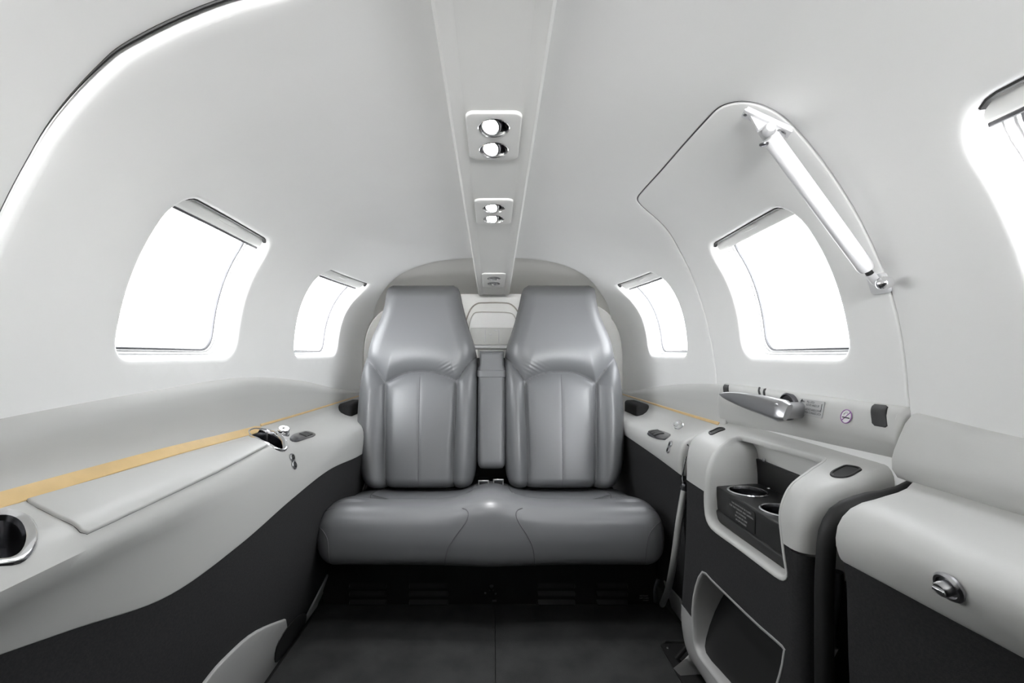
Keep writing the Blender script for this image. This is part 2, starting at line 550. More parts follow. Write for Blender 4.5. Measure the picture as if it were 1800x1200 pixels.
# wall_left: seam (front) -> split line -> arch (back)
loop = list(s_wall) + densify([s_wall[-1], aL[-1]], 0.02, False)[1:-1] + list(reversed(aL))
panel(mb, SH, loop, [WL[1], WL[2]], 0.02, r=0, depth=0, hr=0.014, hdepth=0.022, rimloop=False)
open_lip(mb, SH, s_wall, 0.013, 0.05, 1)
open_lip(mb, SH, aL, 0.008, 0.03, -1)
wall_left = struct(mb.build('wall_left', M['liner'], angle=60, merge=2e-5))
# ceiling
mb = MB()
cl = list(s_ceil) + [(DF, U / 2 ), (DF, C60)] + densify([(DF, C60), aC[-1]], 0.02, False)[1:-1] + list(reversed(aC)) + densify([aC[0], s_ceil[0]], 0.02, False)[1:-1]
cl = list(s_ceil) + [(seam[-1][0] - 0.3, U / 2), (DF, U / 2), (DF, C60)] + [aC[-1]] + list(reversed(aC))[1:]
panel(mb, SH, cl, [], 0.02, rimloop=False)
open_lip(mb, SH, s_ceil, 0.013, 0.05, 1)
open_lip(mb, SH, aC, 0.008, 0.03, -1)
ceiling = struct(mb.build('ceiling', M['liner'], angle=60, merge=2e-5))
# wall_right, with the door opening
mb = MB()
wr = [(DF, C60), (DF, BOT), (dr, BOT)] + list(reversed(aR))[1:]
dhole = offset_loop(dpl, 0.004)
wr = [(DF, BOT), (dhole[-1][0], BOT)] + list(reversed([(max(a, -2), max(b, BOT)) for a, b in dhole])) + [(dhole[0][0], BOT), (dr, BOT)] + list(reversed(aR))[1:] + [(DF, C60)]
# remove duplicates that sit on the lower edge
cln = []
for p in wr:
    if not cln or math.hypot(p[0] - cln[-1][0], p[1] - cln[-1][1]) > 1e-4: cln.append(p)
wr = cln
panel(mb, SH, wr, [WL[3], WL[5]], 0.02, hr=0.014, hdepth=0.022, rimloop=False)
rim(mb, SH, [(a, b) for a, b in dhole], 0.004, 0.03, 0.0, outward=False)
open_lip(mb, SH, aR, 0.008, 0.03, -1)
wall_right = struct(mb.build('wall_right', M['liner'], angle=60, merge=2e-5))
# forward liner (nearer than the seam), a little further out
mb = MB()
fl = [(DF, U / 2)] + [(seam[-1][0] + 0.05, U / 2)] + [(a + 0.03, b) for a, b in reversed(seam)] + [(DF, U + 0.12)]
panel(mb, SHO, fl, [], 0.025, hr=0.014, hdepth=0.022, rimloop=False)
struct(mb.build('wall_left_forward', M['liner'], angle=60))
# aft liner behind the arch
mb = MB()
al = [(a - 0.03, b) for a, b in arch]
al = al + [(DA, BOT), (DA, U + 0.12)]
panel(mb, SHO, al, [], 0.02, rimloop=False)
struct(mb.build('ceiling_aft', M['aft'], angle=60))

# door panel (upper door)
mb = MB()
dp = offset_loop(dpl, -0.005)
panel(mb, SH, dp, [WL[4]], 0.016, r=0.005, depth=0.03, hr=0.014, hdepth=0.022)
door = struct(mb.build('door_1', M['liner'], angle=60))

def taper_tube(name, surf, line, off, rmax, fn, m, kind='structure'):
    pts = [surf.pos(p[0], p[1], off) for p in line]; n_ = len(pts)
    mb = MB(); mb.tube(pts, [max(.0004, rmax * fn(i / (n_ - 1))) for i in range(n_)], 8); o = mb.build(name, m); o['kind'] = kind; return o
def side_shift(line, d):
    out = []
    for i in range(len(line)):
        a = line[max(i - 1, 0)]; c = line[min(i + 1, len(line) - 1)]; e_ = (c[0] - a[0], c[1] - a[1]); l = math.hypot(*e_)
        out.append((line[i][0] + d * e_[1] / l, line[i][1] - d * e_[0] / l))
    return out
taper_tube('trim_2', SH, side_shift(seam[2:], .0155), -.007, .0022, lambda t: min(1, max(0.1, t * 3.2 - .5)), M['rubber'])  # black tube drawn in for the shaded gap along the liner seam
dsl = offset_loop(dpl, -.001)[8:70]
taper_tube('trim_3', SH, dsl, -.003, .0022, lambda t: max(0.15, math.sin(min(1, t * 1.0) * PI)), M['gasket'])  # dark tapering tube drawn along the door seam as its shadow
# ------------------------------------------------------------------ windows
for k, (a, b, side) in WIN.items():
    sf = SHO if k in (6, 8) else SH
    L0 = offset_loop(densify(WL[k], 0.015), -0.0135)
    L1 = offset_loop(densify(WL[k], 0.015), -0.0135)
    root = struct(empty('window_%d' % k, sf.pos((a + b) / 2, sf.u_at((a + b) / 2, 0.1, side), -0.06)))
    mb = MB(); rows = []
    for ins, off in ((0, -.018), (0.0005, -.026), (0.001, -.034), (0.0025, -.0365), (0.004, -.036), (0.005, -.039), (0.006, -.044), (0.0075, -.0455), (0.009, -.0445), (0.010, -.048), (0.010, -.056)):
        rows.append([sf.pos(p[0], p[1], off) for p in offset_loop(L0, -ins)])
    mb.grid(rows, True)
    fr = mb.build('window_frame', M['frame'], root, angle=50)
    LG = offset_loop(L0, -0.009)
    mb = MB(); panel(mb, sf, LG, [], 0.03, off=-0.054, rimloop=False)
    mb.build('pane', M['glass'], root)
    mb = MB(); ring = [sf.pos(p[0], p[1], -0.051) for p in offset_loop(L0, -0.0112)]
    mb.tube(ring + ring[:2], 0.0032, 6, caps=False)
    mb.build('pane_seal', M['gasket'], root)
    # dark slot over the pulled-up shade, and its lower gap
    top = [p for p in L1 if sf.pt(*p)[1] > 0.245]
    cD = (a + b) / 2
    top = sorted(top, key=lambda p: p[0])
    mb = MB()
    mb.tube([sf.pos(p[0], p[1], -0.011) for p in top], 0.0045, 6)
    mb.build('shade_slot', M['black'], root)
    # shade
    mb = MB(); n = 24; rows = []
    D0_, D1_ = a + 0.018, b - 0.018
    for Z, off in ((.262, -.028), (.262, -.016), (.256, -.0155), (.234, -.0175), (.231, -.020), (.232, -.028), (.262, -.028)):
        rows.append([sf.pos(D, sf.u_at(D, Z - (0.012 * (abs(2 * j / n - 1) ** 8)) * (Z > .24), side), off) for j in range(n + 1) for D in [D0_ + (D1_ - D0_) * j / n]])
    mb.grid(rows)
    sh = mb.build('shade', M['console'], root)
    mb = MB(); dm = (a + b) / 2
    R_ = [[sf.pos(dm + 0.035 * t, sf.u_at(dm, Z, side), off - 0.004 * t * t) for t in np.linspace(-1, 1, 9)] for Z, off in ((.252, -.0155), (.249, -.0115), (.243, -.0115), (.241, -.0165))]
    mb.grid(R_); mb.build('pull_tab', M['console'], sh)
    mb = MB()
    gz = (.2285, -.0245, .003) if k in (1, 5) else ((.226, -.030, .0045) if k in (2, 3) else (.231, -.027, .001))
    mb.tube([sf.pos(D, sf.u_at(D, gz[0], side), gz[1]) for D in np.linspace(D0_ - .006, D1_ + .004, 14)], gz[2], 6)
    mb.build('shade_rail', M['gasket'], root)

# ------------------------------------------------------------------ more surface kinds and small builders
class Plane(Surf):
    def __init__(s, o, ex, ey, n=None):
        s.o = Vector(o); s.ex = Vector(ex).normalized(); s.ey = Vector(ey).normalized()
        s.n = (Vector(n) if n is not None else s.ex.cross(s.ey)).normalized()
    def pos(s, x, y, off=0.0): return s.o + s.ex * x + s.ey * y + s.n * off

def frame_at(surf, D, q, off=0.0):
    p = surf.pos(D, q, off); n = surf.nrm(D, q)
    ey = (Vector((0, 0, 1)) - n * n.z).normalized(); ex = ey.cross(n).normalized()   # ex: to the viewer's right
    return Plane(p, ex, ey, n)

def text(s, size, pl, x, y, m, parent, name='lettering', align='LEFT', off=0.0004, sx=1.0):
    c = bpy.data.curves.new(name, 'FONT'); c.body = s; c.size = size; c.align_x = align; c.extrude = 0.00012
    t = bpy.data.objects.new(name, c)
    me = bpy.data.meshes.new_from_object(t)
    bpy.data.objects.remove(t); 
    R = Matrix((pl.ex, pl.ey, pl.n)).transposed()
    for v in me.vertices:
        v.co = pl.pos(x, y, off) + R @ Vector((v.co.x * sx, v.co.y, v.co.z))
    me.materials.clear(); me.materials.append(m)
    o = bpy.data.objects.new(name, me); COL.objects.link(o)
    if parent is not None:
        o.parent = parent; o.matrix_parent_inverse = Matrix.Translation(-world_loc(parent))
    return o

def along(px, py, surf, k):      # point on the line of sight through a wall point, k of the way out
    D, q = surf.hit(px, py); dx, dz = ray(px, py); D *= k
    return W(dx * D, D, dz * D)

def screw(p, n, r, m, name='screw', parent=None):
    mb = MB(); mb.lathe(p, n, [(r, 0), (r, r * .35), (r * .7, r * .6), (r * .2, r * .62), (0.0, r * .45)], 14)
    return mb.build(name, m, parent)

# ------------------------------------------------------------------ overhead console and reading lights
ZCON = Spl([(-1.15, .352), (0, .382), (.5, .386), (.76, .364), (1.08, .338), (1.456, .311), (1.775, .282), (2.06, .2575)])
con = empty('overhead_console', W(0, 0.6, ZCON(.6)), 'long narrow off-white centre console running along the cabin ceiling', 'ceiling console')
class ConS(Surf):
    def pos(s_, x, D, off=0.0): return W(x, D, ZCON(D) + .0038 + off)
CONS = ConS()
def console_depth(py):
    lo, hi = .2, 2.05
    for _ in range(40):
        m_ = (lo + hi) / 2
        if ZCON(m_) + .003 > (620 - py) / FPX * m_: lo = m_
        else: hi = m_
    return lo
LIGHTS = [(197, 277, (222, 261), True, 'pair of lit round reading lights nearest the viewer on the ceiling console'),
          (350, 391, (364, 383), True, 'pair of lit round reading lights midway along the ceiling console'),
          (480, 504, (488, 497), False, 'pair of unlit reading lights at the rear end of the ceiling console')]
lamp_y = [console_depth(p) for l in LIGHTS for p in l[2]]
prof = [(-.080, .055), (-.0765, .012), (-.0735, .003), (-.070, 0), (-.0655, .001), (-.057, .0005), (-.053, .003), (-.049, .0038)]
Ds = list(np.linspace(-1.1, 2.045, 90)) + [2.052, 2.057, 2.06]
mb = MB()
for sg_x in (1, -1):
    rows = []
    for D in Ds:
        e = max(0, (D - 2.045) / .015); sh_ = (1 - math.sqrt(max(0, 1 - e * e))) * .012
        rows.append([W(sg_x * x * .93, D, ZCON(D) + z + sh_) for x, z in prof])
    rows.append([W(sg_x * x * .93, 2.06, ZCON(2.06) + .055) for x, z in prof])
    mb.grid(rows)
panel(mb, CONS, rrect(-.049 * .93, .049 * .93, -1.1, 2.05, .0005, 1), [oval((0, y), .0272, .0262, 26) for y in lamp_y], .02, rimloop=False)
mb.build('console_body', M['console'], con, angle=50)

def light_unit(py0, py1, pyb, lit, label, roll):
    Dat = console_depth
    D0, D1 = Dat(py0), Dat(py1)
    w = 0.0415
    o = Plane(W(0, (D0 + D1) / 2, ZCON((D0 + D1) / 2) + .0035), (1, 0, 0), (0, D1 - D0, ZCON(D1) - ZCON(D0)))
    if o.n.z > 0: o.n = -o.n
    h = (D1 - D0) / 2
    t = empty('reading_light', o.o, label, 'reading light', 'paired reading lights along the ceiling console')
    ys = [(Dat(p) - (D0 + D1) / 2) for p in pyb]
    holes = [oval((0, y), .0265, .0255, 26) for y in ys]
    mb = MB(); panel(mb, o, rrect(-w, w, -h, h, .011), holes, .012, off=.004, r=.003, depth=.006, hr=.0025, hdepth=.008)
    mb.build('mounting_plate', M['console'], t, angle=50)
    for y in ys:
        c = o.pos(0, y, 0.0025)
        mb = MB(); mb.lathe(c, -o.n, [(.0262, -.0015), (.0250, -.0025), (.0238, 0), (.0225, .010), (.019, .020), (.0, .022)], 26, cap0=False)
        so = mb.build('socket', M['chrome'] if lit else M['satin'], t)
        ax = (o.n * 1.0 + Vector((-.30, -.42, 0))).normalized()
        cb = c - o.n * .0075 + Vector((-.003, 0, 0))
        mb = MB(); mb.lathe(cb, ax, [(.0165, -.004), (.0172, .006), (.0165, .0085), (.0145, .009), (.0142, .0075)], 24)
        mb.build('swivel_ring', M['satin'], so)
        mb = MB(); mb.lathe(cb, ax, [(.0142, .0070), (.010, .0088), (0, .0098)], 24)
        mb.build('bulb', M['lamp_on'] if lit else M['lamp_off'], so)
        if lit:
            ld = bpy.data.lights.new('reading_lamp_glow', 'SPOT'); ld.energy = LAMPW; ld.spot_size = 1.4; ld.spot_blend = .8; ld.shadow_soft_size = .03
            lo_ = bpy.data.objects.new('reading_lamp_glow', ld); COL.objects.link(lo_)
            lo_.location = cb + ax * .020; lo_.rotation_euler = Vector((0.02, -.10, 1)).to_track_quat('Z', 'Y').to_euler()
            lo_.parent = so; lo_.matrix_parent_inverse = Matrix.Translation(-world_loc(so))
    return t
for l in LIGHTS: light_unit(*l, 0)

# ------------------------------------------------------------------ rear bulkhead
bd = Plane(W(0, 2.15, 0), (1, 0, 0), (0, 0, 1), (0, -1, 0))
mb = MB()
lo_ = [SHO.pt(2.15, u) for u in np.linspace(-.6, U + .6, 80)]
panel(mb, bd, [(x, z) for x, z in lo_], [], .05, rimloop=False)
struct(mb.build('wall_back', M['console'], angle=50))
bp_ = lambda px, py, D=2.13: ((px - CX) * D / FPX, (CY - py) * D / FPX)
bk = empty('bulkhead_cover', W(0, 2.14, .08), 'pale rounded cover panel on the rear bulkhead, seen between the two seat backs', 'panel')
pl = Plane(W(0, 2.145, 0), (1, 0, 0), (0, 0, 1), (0, -1, 0))
mb = MB(); out = smooth_loop([bp_(*p) for p in [(816, 612), (818, 580), (826, 550), (838, 536), (855, 534), (882, 534), (898, 537), (910, 552), (917, 580), (920, 612)]], 4, False)
panel(mb, pl, out, [], .02, off=.006, r=.006, depth=.012); mb.build('surround', M['console'], bk)
mb = MB(); mb.tube([pl.pos(x, y, .004) for x, y in offset_loop(out, .006)[:-1]], .0035, 6); mb.build('surround_edge', M['edge'], bk)
mb = MB(); inn = smooth_loop([bp_(*p) for p in [(826, 606), (827, 575), (833, 555), (842, 551), (866, 551), (893, 552), (902, 557), (907, 575), (909, 606)]], 4, False)
panel(mb, pl, inn, [], .02, off=.020, r=.006, depth=.016); mb.build('cover_panel', M['liner'], bk)
mb = MB(); mb.tube([pl.pos(x, y, .010) for x, y in offset_loop(inn, .0065)[:-1]], .0025, 6); mb.build('cover_edge', M['edge'], bk)
mb = MB(); a_, b_ = bp_(828, 577), bp_(908, 605)
panel(mb, pl, rrect(a_[0], b_[0], b_[1], a_[1], .003), [], .03, off=.034, r=.002, depth=.01); pk = mb.build('pocket', M['pocket'], bk)
mb = MB()
for x in (853, 877):
    a_ = bp_(x, 579); b_ = bp_(x, 603); mb.box(pl.pos((a_[0] + b_[0]) / 2, (a_[1] + b_[1]) / 2, .037), (.004, .006, a_[1] - b_[1]), bev=.001)
for x, y in ((862, 588), (872, 581)):
    a_ = bp_(x, y); mb.box(pl.pos(*a_, .037), (.012, .006, .005), bev=.001)
mb.build('pocket_latch', M['white'], pk)
mb = MB(); a_, b_ = bp_(820, 608, 2.1), bp_(916, 612, 2.1)
mb.box(W((a_[0] + b_[0]) / 2, 2.12, (a_[1] + b_[1]) / 2), (b_[0] - a_[0], .05, .014), bev=.004)
mb.build('ledge_strip', M['liner'], bk)
for x in (837, 895):
    mb = MB(); mb.box(W(bp_(x, 625, 2.1)[0], 2.12, bp_(x, 625, 2.1)[1]), (.018, .02, .06), bev=.003); mb.build('frame_post', M['liner'], bk)

# ------------------------------------------------------------------ side armrests
ZL_L = Spl([(-1, -.11), (.3, -.10), (.56, -.079), (.8, -.066), (1.1, -.058), (1.4, -.082), (1.8, -.142), (2.15, -.17)])
ZL_R = Spl([(1.1, -.083), (1.27, -.085), (1.62, -.115), (2.0, -.165), (2.15, -.175)])
ZL_F = Spl([(-1, -.11), (.3, -.105), (.52, -.097), (.65, -.085)])
ZS = Spl([(-1, -.163), (.5, -.166), (.8, -.170), (1.12, -.181), (2.0, -.187)])
ZB_L = Spl([(-1, -.24), (.3, -.255), (.44, -.273), (.57, -.308), (.70, -.352), (.84, -.357), (1.04, -.342), (1.25, -.335), (1.55, -.36), (2.15, -.37)])
ZB_R = Spl([(1.1, -.307), (1.4, -.298), (2.15, -.29)])
ZB_F = Spl([(-1, -.26), (.41, -.270), (.62, -.280)])
def arm_fn(ZL, ZB, back=True, bulge=0.0, UC=None):
    def fn(D):
        zl, zs, zb = ZL(D), ZS(D), ZB(D)
        u = UC(D) if UC else 0.0; zb = zb * (1 + u / .474)
        t = 0.0
        if back: t = min(max((D - 1.08) / .30, 0), 1); t = t * t * (3 - 2 * t)
        mix = lambda a, b: (a[0] + (b[0] - a[0]) * t, a[1] + (b[1] - a[1]) * t)
        b = bulge
        return [(.616, zl + .004), (.602, zl - .001), (.595, zl - .010), (.592 - b, zl + (zs - zl) * .5), (.590 - b * .3, zs),
                mix((.576, zs - .014), (.588, zs - .016)), mix((.535, -.198), (.572, -.226)), mix((.494, -.212), (.525, -.243)), mix((.476, -.233), (.484, -.253)),
                (.470 + u * .55, min(-.262, zb + .025) if zb > -.30 else -.275), (.474 + u, zb), (.486 + u * .9, -.48), (.532 + u * .35, -.70), (.562, -.80)]
    return fn
UC_L = Spl([(-1, .07), (.42, .085), (.55, .065), (.70, .028), (.86, 0), (2.2, 0)]); UC_F = Spl([(-1, .07), (.3, .06), (.45, .035), (.58, .006), (.65, 0)])
AL = Sweep(arm_fn(ZL_L, ZB_L, UC=UC_L), -1); AR = Sweep(arm_fn(ZL_R, ZB_R), 1, 1.5); AF = Sweep(arm_fn(ZL_F, ZB_F, False, .012, UC_F), 1, .5)

def side_unit(surf, name, D0, D1, label, holes=(), rim_r=(.006, .02), upper=True):
    L = surf.L; E = float(L[-1])
    t = empty(name, W(surf.side * .55, (D0 + D1) / 2, -.3), label, 'armrest')
    qs = float(L[4]); qb = float(L[10])
    # upper band (ledge) ; armrest ; carpet
    if upper: mb = MB(); panel(mb, surf, rrect(D0, D1, 0.0, qs, .002, 2), [], .02, r=.003, depth=.01); mb.build('upper_trim', M['leather_light'], t, angle=60)
    mb = MB(); panel(mb, surf, rrect(D0, D1, qs + .0045, qb, .002, 2), holes, .018, r=rim_r[0] * .5, depth=rim_r[1], hr=.002, hdepth=.01); mb.build('armrest_pad', M['leather_light'], t, angle=60)
    mb = MB(); panel(mb, surf, rrect(D0, D1, qb + .001, E, .002, 2), [], .022, off=-.002, r=.002, depth=.01); mb.build('carpet_panel', M['carpet_side'], t, angle=60)
    return t, qs, qb

def cup_well(surf, loop, parent, name='cup_holder', m='chrome', depth=.06, w=.006):
    loop = densify(loop, .006)
    mb = MB(); rows = []
    for o_, h in ((.0015, 0.0), (.0005, .0025), (-.002, .0042), (-w * .6, .0035), (-w, .001), (-w - .001, -.006)):
        rows.append([surf.pos(p[0], p[1], h) for p in offset_loop(loop, o_)])
    mb.grid(rows, True); rg = mb.build(name, M[m], parent)
    lp = offset_loop(loop, -w - .001)
    top = [surf.pos(p[0], p[1], -.006) for p in lp]; c = sum(top, Vector()) / len(top)
    mb = MB(); bot = [c + (p - c) * .93 + Vector((0, 0, -depth)) for p in top]
    mb.grid([top, bot], True); mb.cap(bot); mb.build('well', M['wellm'], rg)
    return rg

cup1 = px_loop(AL, [(435, 757), (450, 752.5), (475, 757), (493, 765), (503, 778), (504, 789), (496, 793), (480, 787), (458, 776), (441, 767)], 3)
cup2 = px_loop(AL, [(-42, 900), (-10, 897), (22, 899), (50, 910), (65, 932), (61, 962), (42, 985), (8, 993), (-35, 990), (-70, 960), (-70, 920)], 3)
left_arm, qsL, qbL = side_unit(AL, 'side_armrest', -.6, 2.14, 'long light grey armrest ledge with a honey-coloured strip along the left cabin wall', [offset_loop(densify(cup1, .006), -.002), offset_loop(densify(cup2, .006), -.002)])
tag(cup_well(AL, cup1, left_arm)); tag(cup_well(AL, cup2, left_arm, w=.009, depth=.030))
# honey strip
L = AL.L
mb = MB(); e1 = float(L[5])
strip = [(-.6, qsL + .001), (1.12, qsL + .001), (1.145, qsL + .006), (1.11, e1 - .001), (.9, e1), (.55, e1 + .001), (-.6, e1 + .001)]
panel(mb, AL, densify(strip, .03), [], .02, off=.0022, r=.001, depth=.003); mb.build('trim_strip', M['wood'], left_arm, angle=60)
mb = MB(); panel(mb, AL, rrect(1.15, 2.12, qsL - .001, qsL + .004, .001, 2), [], .03, off=.0022, r=.001, depth=.003); mb.build('trim_strip', M['wood'], left_arm, angle=60)
# lid
lid = [AL.hit(*p) for p in [(52, 880), (250, 823), (437, 771), (468, 783), (472, 789)]]
f0 = [AL.hit(*p) for p in [(380, 829), (300, 867), (200, 914), (152, 936)]]
f1 = smooth_loop([AL.hit(*p) for p in [(144, 934), (110, 912), (72, 893), (52, 882)]], 4, False)
lid = densify(lid, .02, False)[:-1] + densify(f0, .02, False) + f1[:-1]
mb = MB(); panel(mb, AL, lid, [], .014, off=.0045, r=.0025, depth=.0075); ld_ = mb.build('storage_lid', M['leather_light'], left_arm, angle=60)
mb = MB(); panel(mb, AL, offset_loop(densify(lid, .02), .0022), [], .02, off=.0006, r=.0004, depth=.001); mb.build('lid_gap', M['rubber'], left_arm)

def jack(surf, px, py, parent, s=1.0):
    D, q = surf.hit(px, py); pl = frame_at(surf, D, q, .0)
    mb = MB()
    for dy in (.0095, -.0085):
        mb.lathe(pl.pos(0, dy * s, 0), pl.n, [(.0105 * s, 0), (.0105 * s, .002), (.009 * s, .0035), (.0065 * s, .0035), (.005 * s, -.004), (0, -.004)], 18)
    o = mb.build('headphone_jack', M['satin'], parent)
    mb = MB()
    for dy in (.0095, -.0085): mb.lathe(pl.pos(0, dy * s, .0025), pl.n, [(.0055 * s, 0), (.004 * s, .0012), (0, .0012)], 14)
    mb.build('socket_core', M['black'], o); return o
def gasper(surf, px, py, parent, ax):
    D, q = surf.hit(px, py); p = surf.pos(D, q, 0); n = surf.nrm(D, q); a = (n + Vector(ax)).normalized()
    mb = MB(); mb.lathe(p, a, [(.014, -.006), (.0155, .003), (.0145, .006), (.011, .007), (.011, .010), (.0135, .0115), (.0135, .017), (.012, .019), (.005, .019), (.0035, .014), (0, .014)], 24)
    return mb.build('air_vent_knob', M['chrome'], parent)
def switches(surf, pts, parent, nb=3):
    lp = px_loop(surf, pts, 3)
    mb = MB(); panel(mb, surf, densify(lp, .008), [], .012, off=.003, r=.0015, depth=.004); o = mb.build('switch_panel', M['darkmetal'], parent)
    a = np.array(lp); c = a.mean(0); 
    # principal axis
    d = a - c; w_, v_ = np.linalg.eigh(d.T @ d); ax = v_[:, 1]; ext = np.abs(d @ ax).max(); sgn = 1 if ax[0] > 0 else -1
    ey = v_[:, 0]; eh = np.abs(d @ ey).max()
    for k in range(nb):
        cc = c + ax * sgn * ext * (0.05 + .27 * (k)) 
        mb = MB(); q = [cc + ax * x * ext * .11 + ey * y * eh * .5 for x, y in ((-1, -1), (1, -1), (1, 1), (-1, 1))]
        panel(mb, surf, densify([tuple(z) for z in q], .004), [], .01, off=.0055, r=.001, depth=.003); mb.build('button', M['black'], o)
    return o
jack(AL, 515, 811, left_arm); gasper(AL, 497, 764, left_arm, (0.2, -.5, .3))
switches(AL, [(511, 769), (520, 763), (535, 759), (549, 761), (553, 765), (540, 770), (525, 775), (513, 775)], left_arm)
mb = MB(); mb.box(W(-.562, 1.79, -.222), (.05, .16, .062), bev=.012); mb.build('belt_guide_housing', M['carpet_side'], left_arm)  # dark block modelled in place of the shade beside the seat back

# left kick panel
bl = [AL.hit(*p) for p in [(300, 1290), (360, 1199), (400, 1153), (450, 1111), (500, 1090), (540, 1080), (568, 1062)]]
bl = smooth_loop(bl, 4, False)
E = float(AL.L[-1])
bl = [(bl[0][0] - .5, bl[0][1] - .05)] + bl + [(1.44, E - .012), (1.44, E), (bl[0][0] - .5, E)]
mb = MB(); panel(mb, AL, bl, [], .02, off=.004, r=.003, depth=.008); bb = struct(mb.build('baseboard_left', M['kick'], angle=60))
lf = px_loop(AL, [(481, 1162), (483, 1135), (500, 1104), (524, 1080), (535, 1079), (532, 1097), (515, 1122), (494, 1150)], 3)
mb = MB(); panel(mb, AL, densify(lf, .01), [], .015, off=.0062, r=.001, depth=.003); mb.build('foot_vent', M['rubber'], bb)

# right rear
right_arm, qsR, qbR = side_unit(AR, 'side_armrest', 1.165, 2.14, 'short light grey armrest beside the right seat, behind the door', rim_r=(.02, .05))
e1 = float(AR.L[5])
mb = MB(); panel(mb, AR, densify([(1.19, qsR), (2.12, qsR), (2.12, qsR + .004), (1.19, qsR + .006)], .03), [], .03, off=.0022, r=.001, depth=.003); mb.build('trim_strip', M['wood'], right_arm, angle=60)
jack(AR, 1177, 786, right_arm, .9); gasper(AR, 1195, 751, right_arm, (-.2, -.5, .3))
switches(AR, [(1139, 763), (1149, 757.5), (1160, 757.5), (1178, 764), (1172, 771), (1163, 772), (1150, 769)], right_arm)
mb = MB(); mb.box(W(.564, 1.80, -.225), (.05, .17, .062), bev=.012); mb.build('belt_guide_housing', M['carpet_side'], right_arm)  # same dark block for the shade on the right side

# right forward
fwd_arm, qsF, qbF = side_unit(AF, 'side_armrest', -.6, .622, 'large light grey armrest at the right edge, nearest the viewer, with a round metal knob', rim_r=(.03, .06), upper=False)
AU = Sweep(lambda D: [(.618, ZL_F(D) + .003), (.603, ZL_F(D) - .001), (.592, ZL_F(D) - .012), (.578, -.128), (.570, -.156), (.573, -.174), (.590, -.183), (.612, -.184)], 1, .5)
mb = MB(); panel(mb, AU, rrect(-.6, .650, 0, float(AU.L[-1]), .005), [], .015, r=.006, depth=.02); mb.build('upper_trim', M['leather_light'], fwd_arm, angle=60)
D, q = AF.hit(1670, 1031); pl = frame_at(AF, D, q)
mb = MB(); mb.lathe(pl.o, pl.n, [(.0150, -.001), (.0155, .002), (.0135, .0045), (.0112, .004), (.0100, .0015), (.0082, .0015), (.0078, .010), (.0066, .012), (0, .012)], 28); kn = mb.build('adjuster_knob', M['satin'], fwd_arm)
mb = MB(); mb.box(pl.pos(0, 0, .0125), (.003, .013, .003), bev=.0006); mb.build('grip', M['chrome'], kn)

# ------------------------------------------------------------------ outer skin, floor, front
for side, nm in ((-1, 'left'), (1, 'right')):
    mb = MB(); rows = []
    for D in np.linspace(DF, 2.18, 40):
        rows.append([W(side * x, D, z) for x, z in ((.618, -.09), (.640, -.13), (.640, -.5), (.622, -.70), (.60, -.83))])
    mb.grid(rows); struct(mb.build('wall_%s_lower' % nm, M['rubber'], angle=60))
fp = Plane(W(0, 0, -.8), (1, 0, 0), (0, 1, 0))
mb = MB(); panel(mb, fp, [(-.60, DF), (.60, DF), (.60, 2.15), (-.60, 2.15)], [], .08, off=-.004, rimloop=False); struct(mb.build('floor', M['rubber']))
mb = MB(); panel(mb, fp, [(-.556, -1.0), (.45, -1.0), (.45, 1.235), (.475, 1.262), (.555, 1.262), (.535, 1.44), (-.542, 1.44)], [], .06, off=.006, r=.004, depth=.01)
tag(mb.build('floor_carpet', M['floor'], angle=60), 'dark charcoal carpet covering the cabin floor in front of the bench seat', 'carpet')
mb = MB(); mb.box(W(.004, .22, -.7936), (.0025, 2.42, .0012)); mb.build('carpet_seam', M['rubber'], bpy.data.objects['floor_carpet'])
# front bulkhead with the windscreen opening
fb = Plane(W(0, DF + .01, 0), (1, 0, 0), (0, 0, 1), (0, 1, 0))
mb = MB(); loF = [SHO.pt(DF, u) for u in np.linspace(0, U, 60)]
ring = [(.62, -.82), (.62, -.1)] + loF + [(-.62, -.1), (-.62, -.82)]
hole = [(.54 * math.cos(a), .09 + .28 * math.sin(a)) for a in np.linspace(0, PI, 30)] + [(-.54, .04), (.54, .04)]
panel(mb, fb, ring, [hole], .08, rimloop=False); struct(mb.build('wall_front', M['carpet_side']))
mb = MB(); mb.box(W(0, -.50, -.31), (1.19, .03, 1.0), bev=.01); struct(mb.build('wall_partition', M['carpet_side']))  # unseen partition added to block front light on lower seats and armrests

# ------------------------------------------------------------------ lower door: shoulders, drink drawer, pocket
def low_fn(D):
    return [(.618, -.150), (.602, -.176), (.575, -.187), (.525, -.197), (.485, -.217), (.465, -.252), (.459, -.300), (.457, -.40), (.458, -.52), (.460, -.61), (.464, -.68), (.476, -.738), (.508, -.768), (.56, -.778)]
LD = Sweep(low_fn, 1)
D0L, D1L = .705, 1.135
hole_px = [(1240, 905), (1238, 870), (1240, 835), (1248, 805), (1264, 784), (1284, 770), (1306, 765), (1355, 778), (1405, 791), (1440, 801), (1452, 806), (1444, 814), (1425, 826), (1402, 843), (1383, 865), (1373, 893), (1372, 925), (1376, 960), (1381, 995), (1383, 1012), (1376, 1019), (1362, 1012), (1330, 988), (1290, 958), (1258, 935), (1246, 922)]
hl = px_loop(LD, hole_px, 2)
pk_px = [(1234, 1004), (1250, 1018), (1290, 1057), (1335, 1100), (1374, 1134), (1378, 1150), (1370, 1190), (1352, 1240), (1325, 1272), (1285, 1229), (1250, 1185), (1226, 1152), (1217, 1120), (1216, 1070), (1222, 1030)]
pkl = [LD.hit(*p) for p in pk_px]
pkl = smooth_loop(pkl, 2)
E = float(LD.L[-1]); qB = float(LD.L[6]) + .002
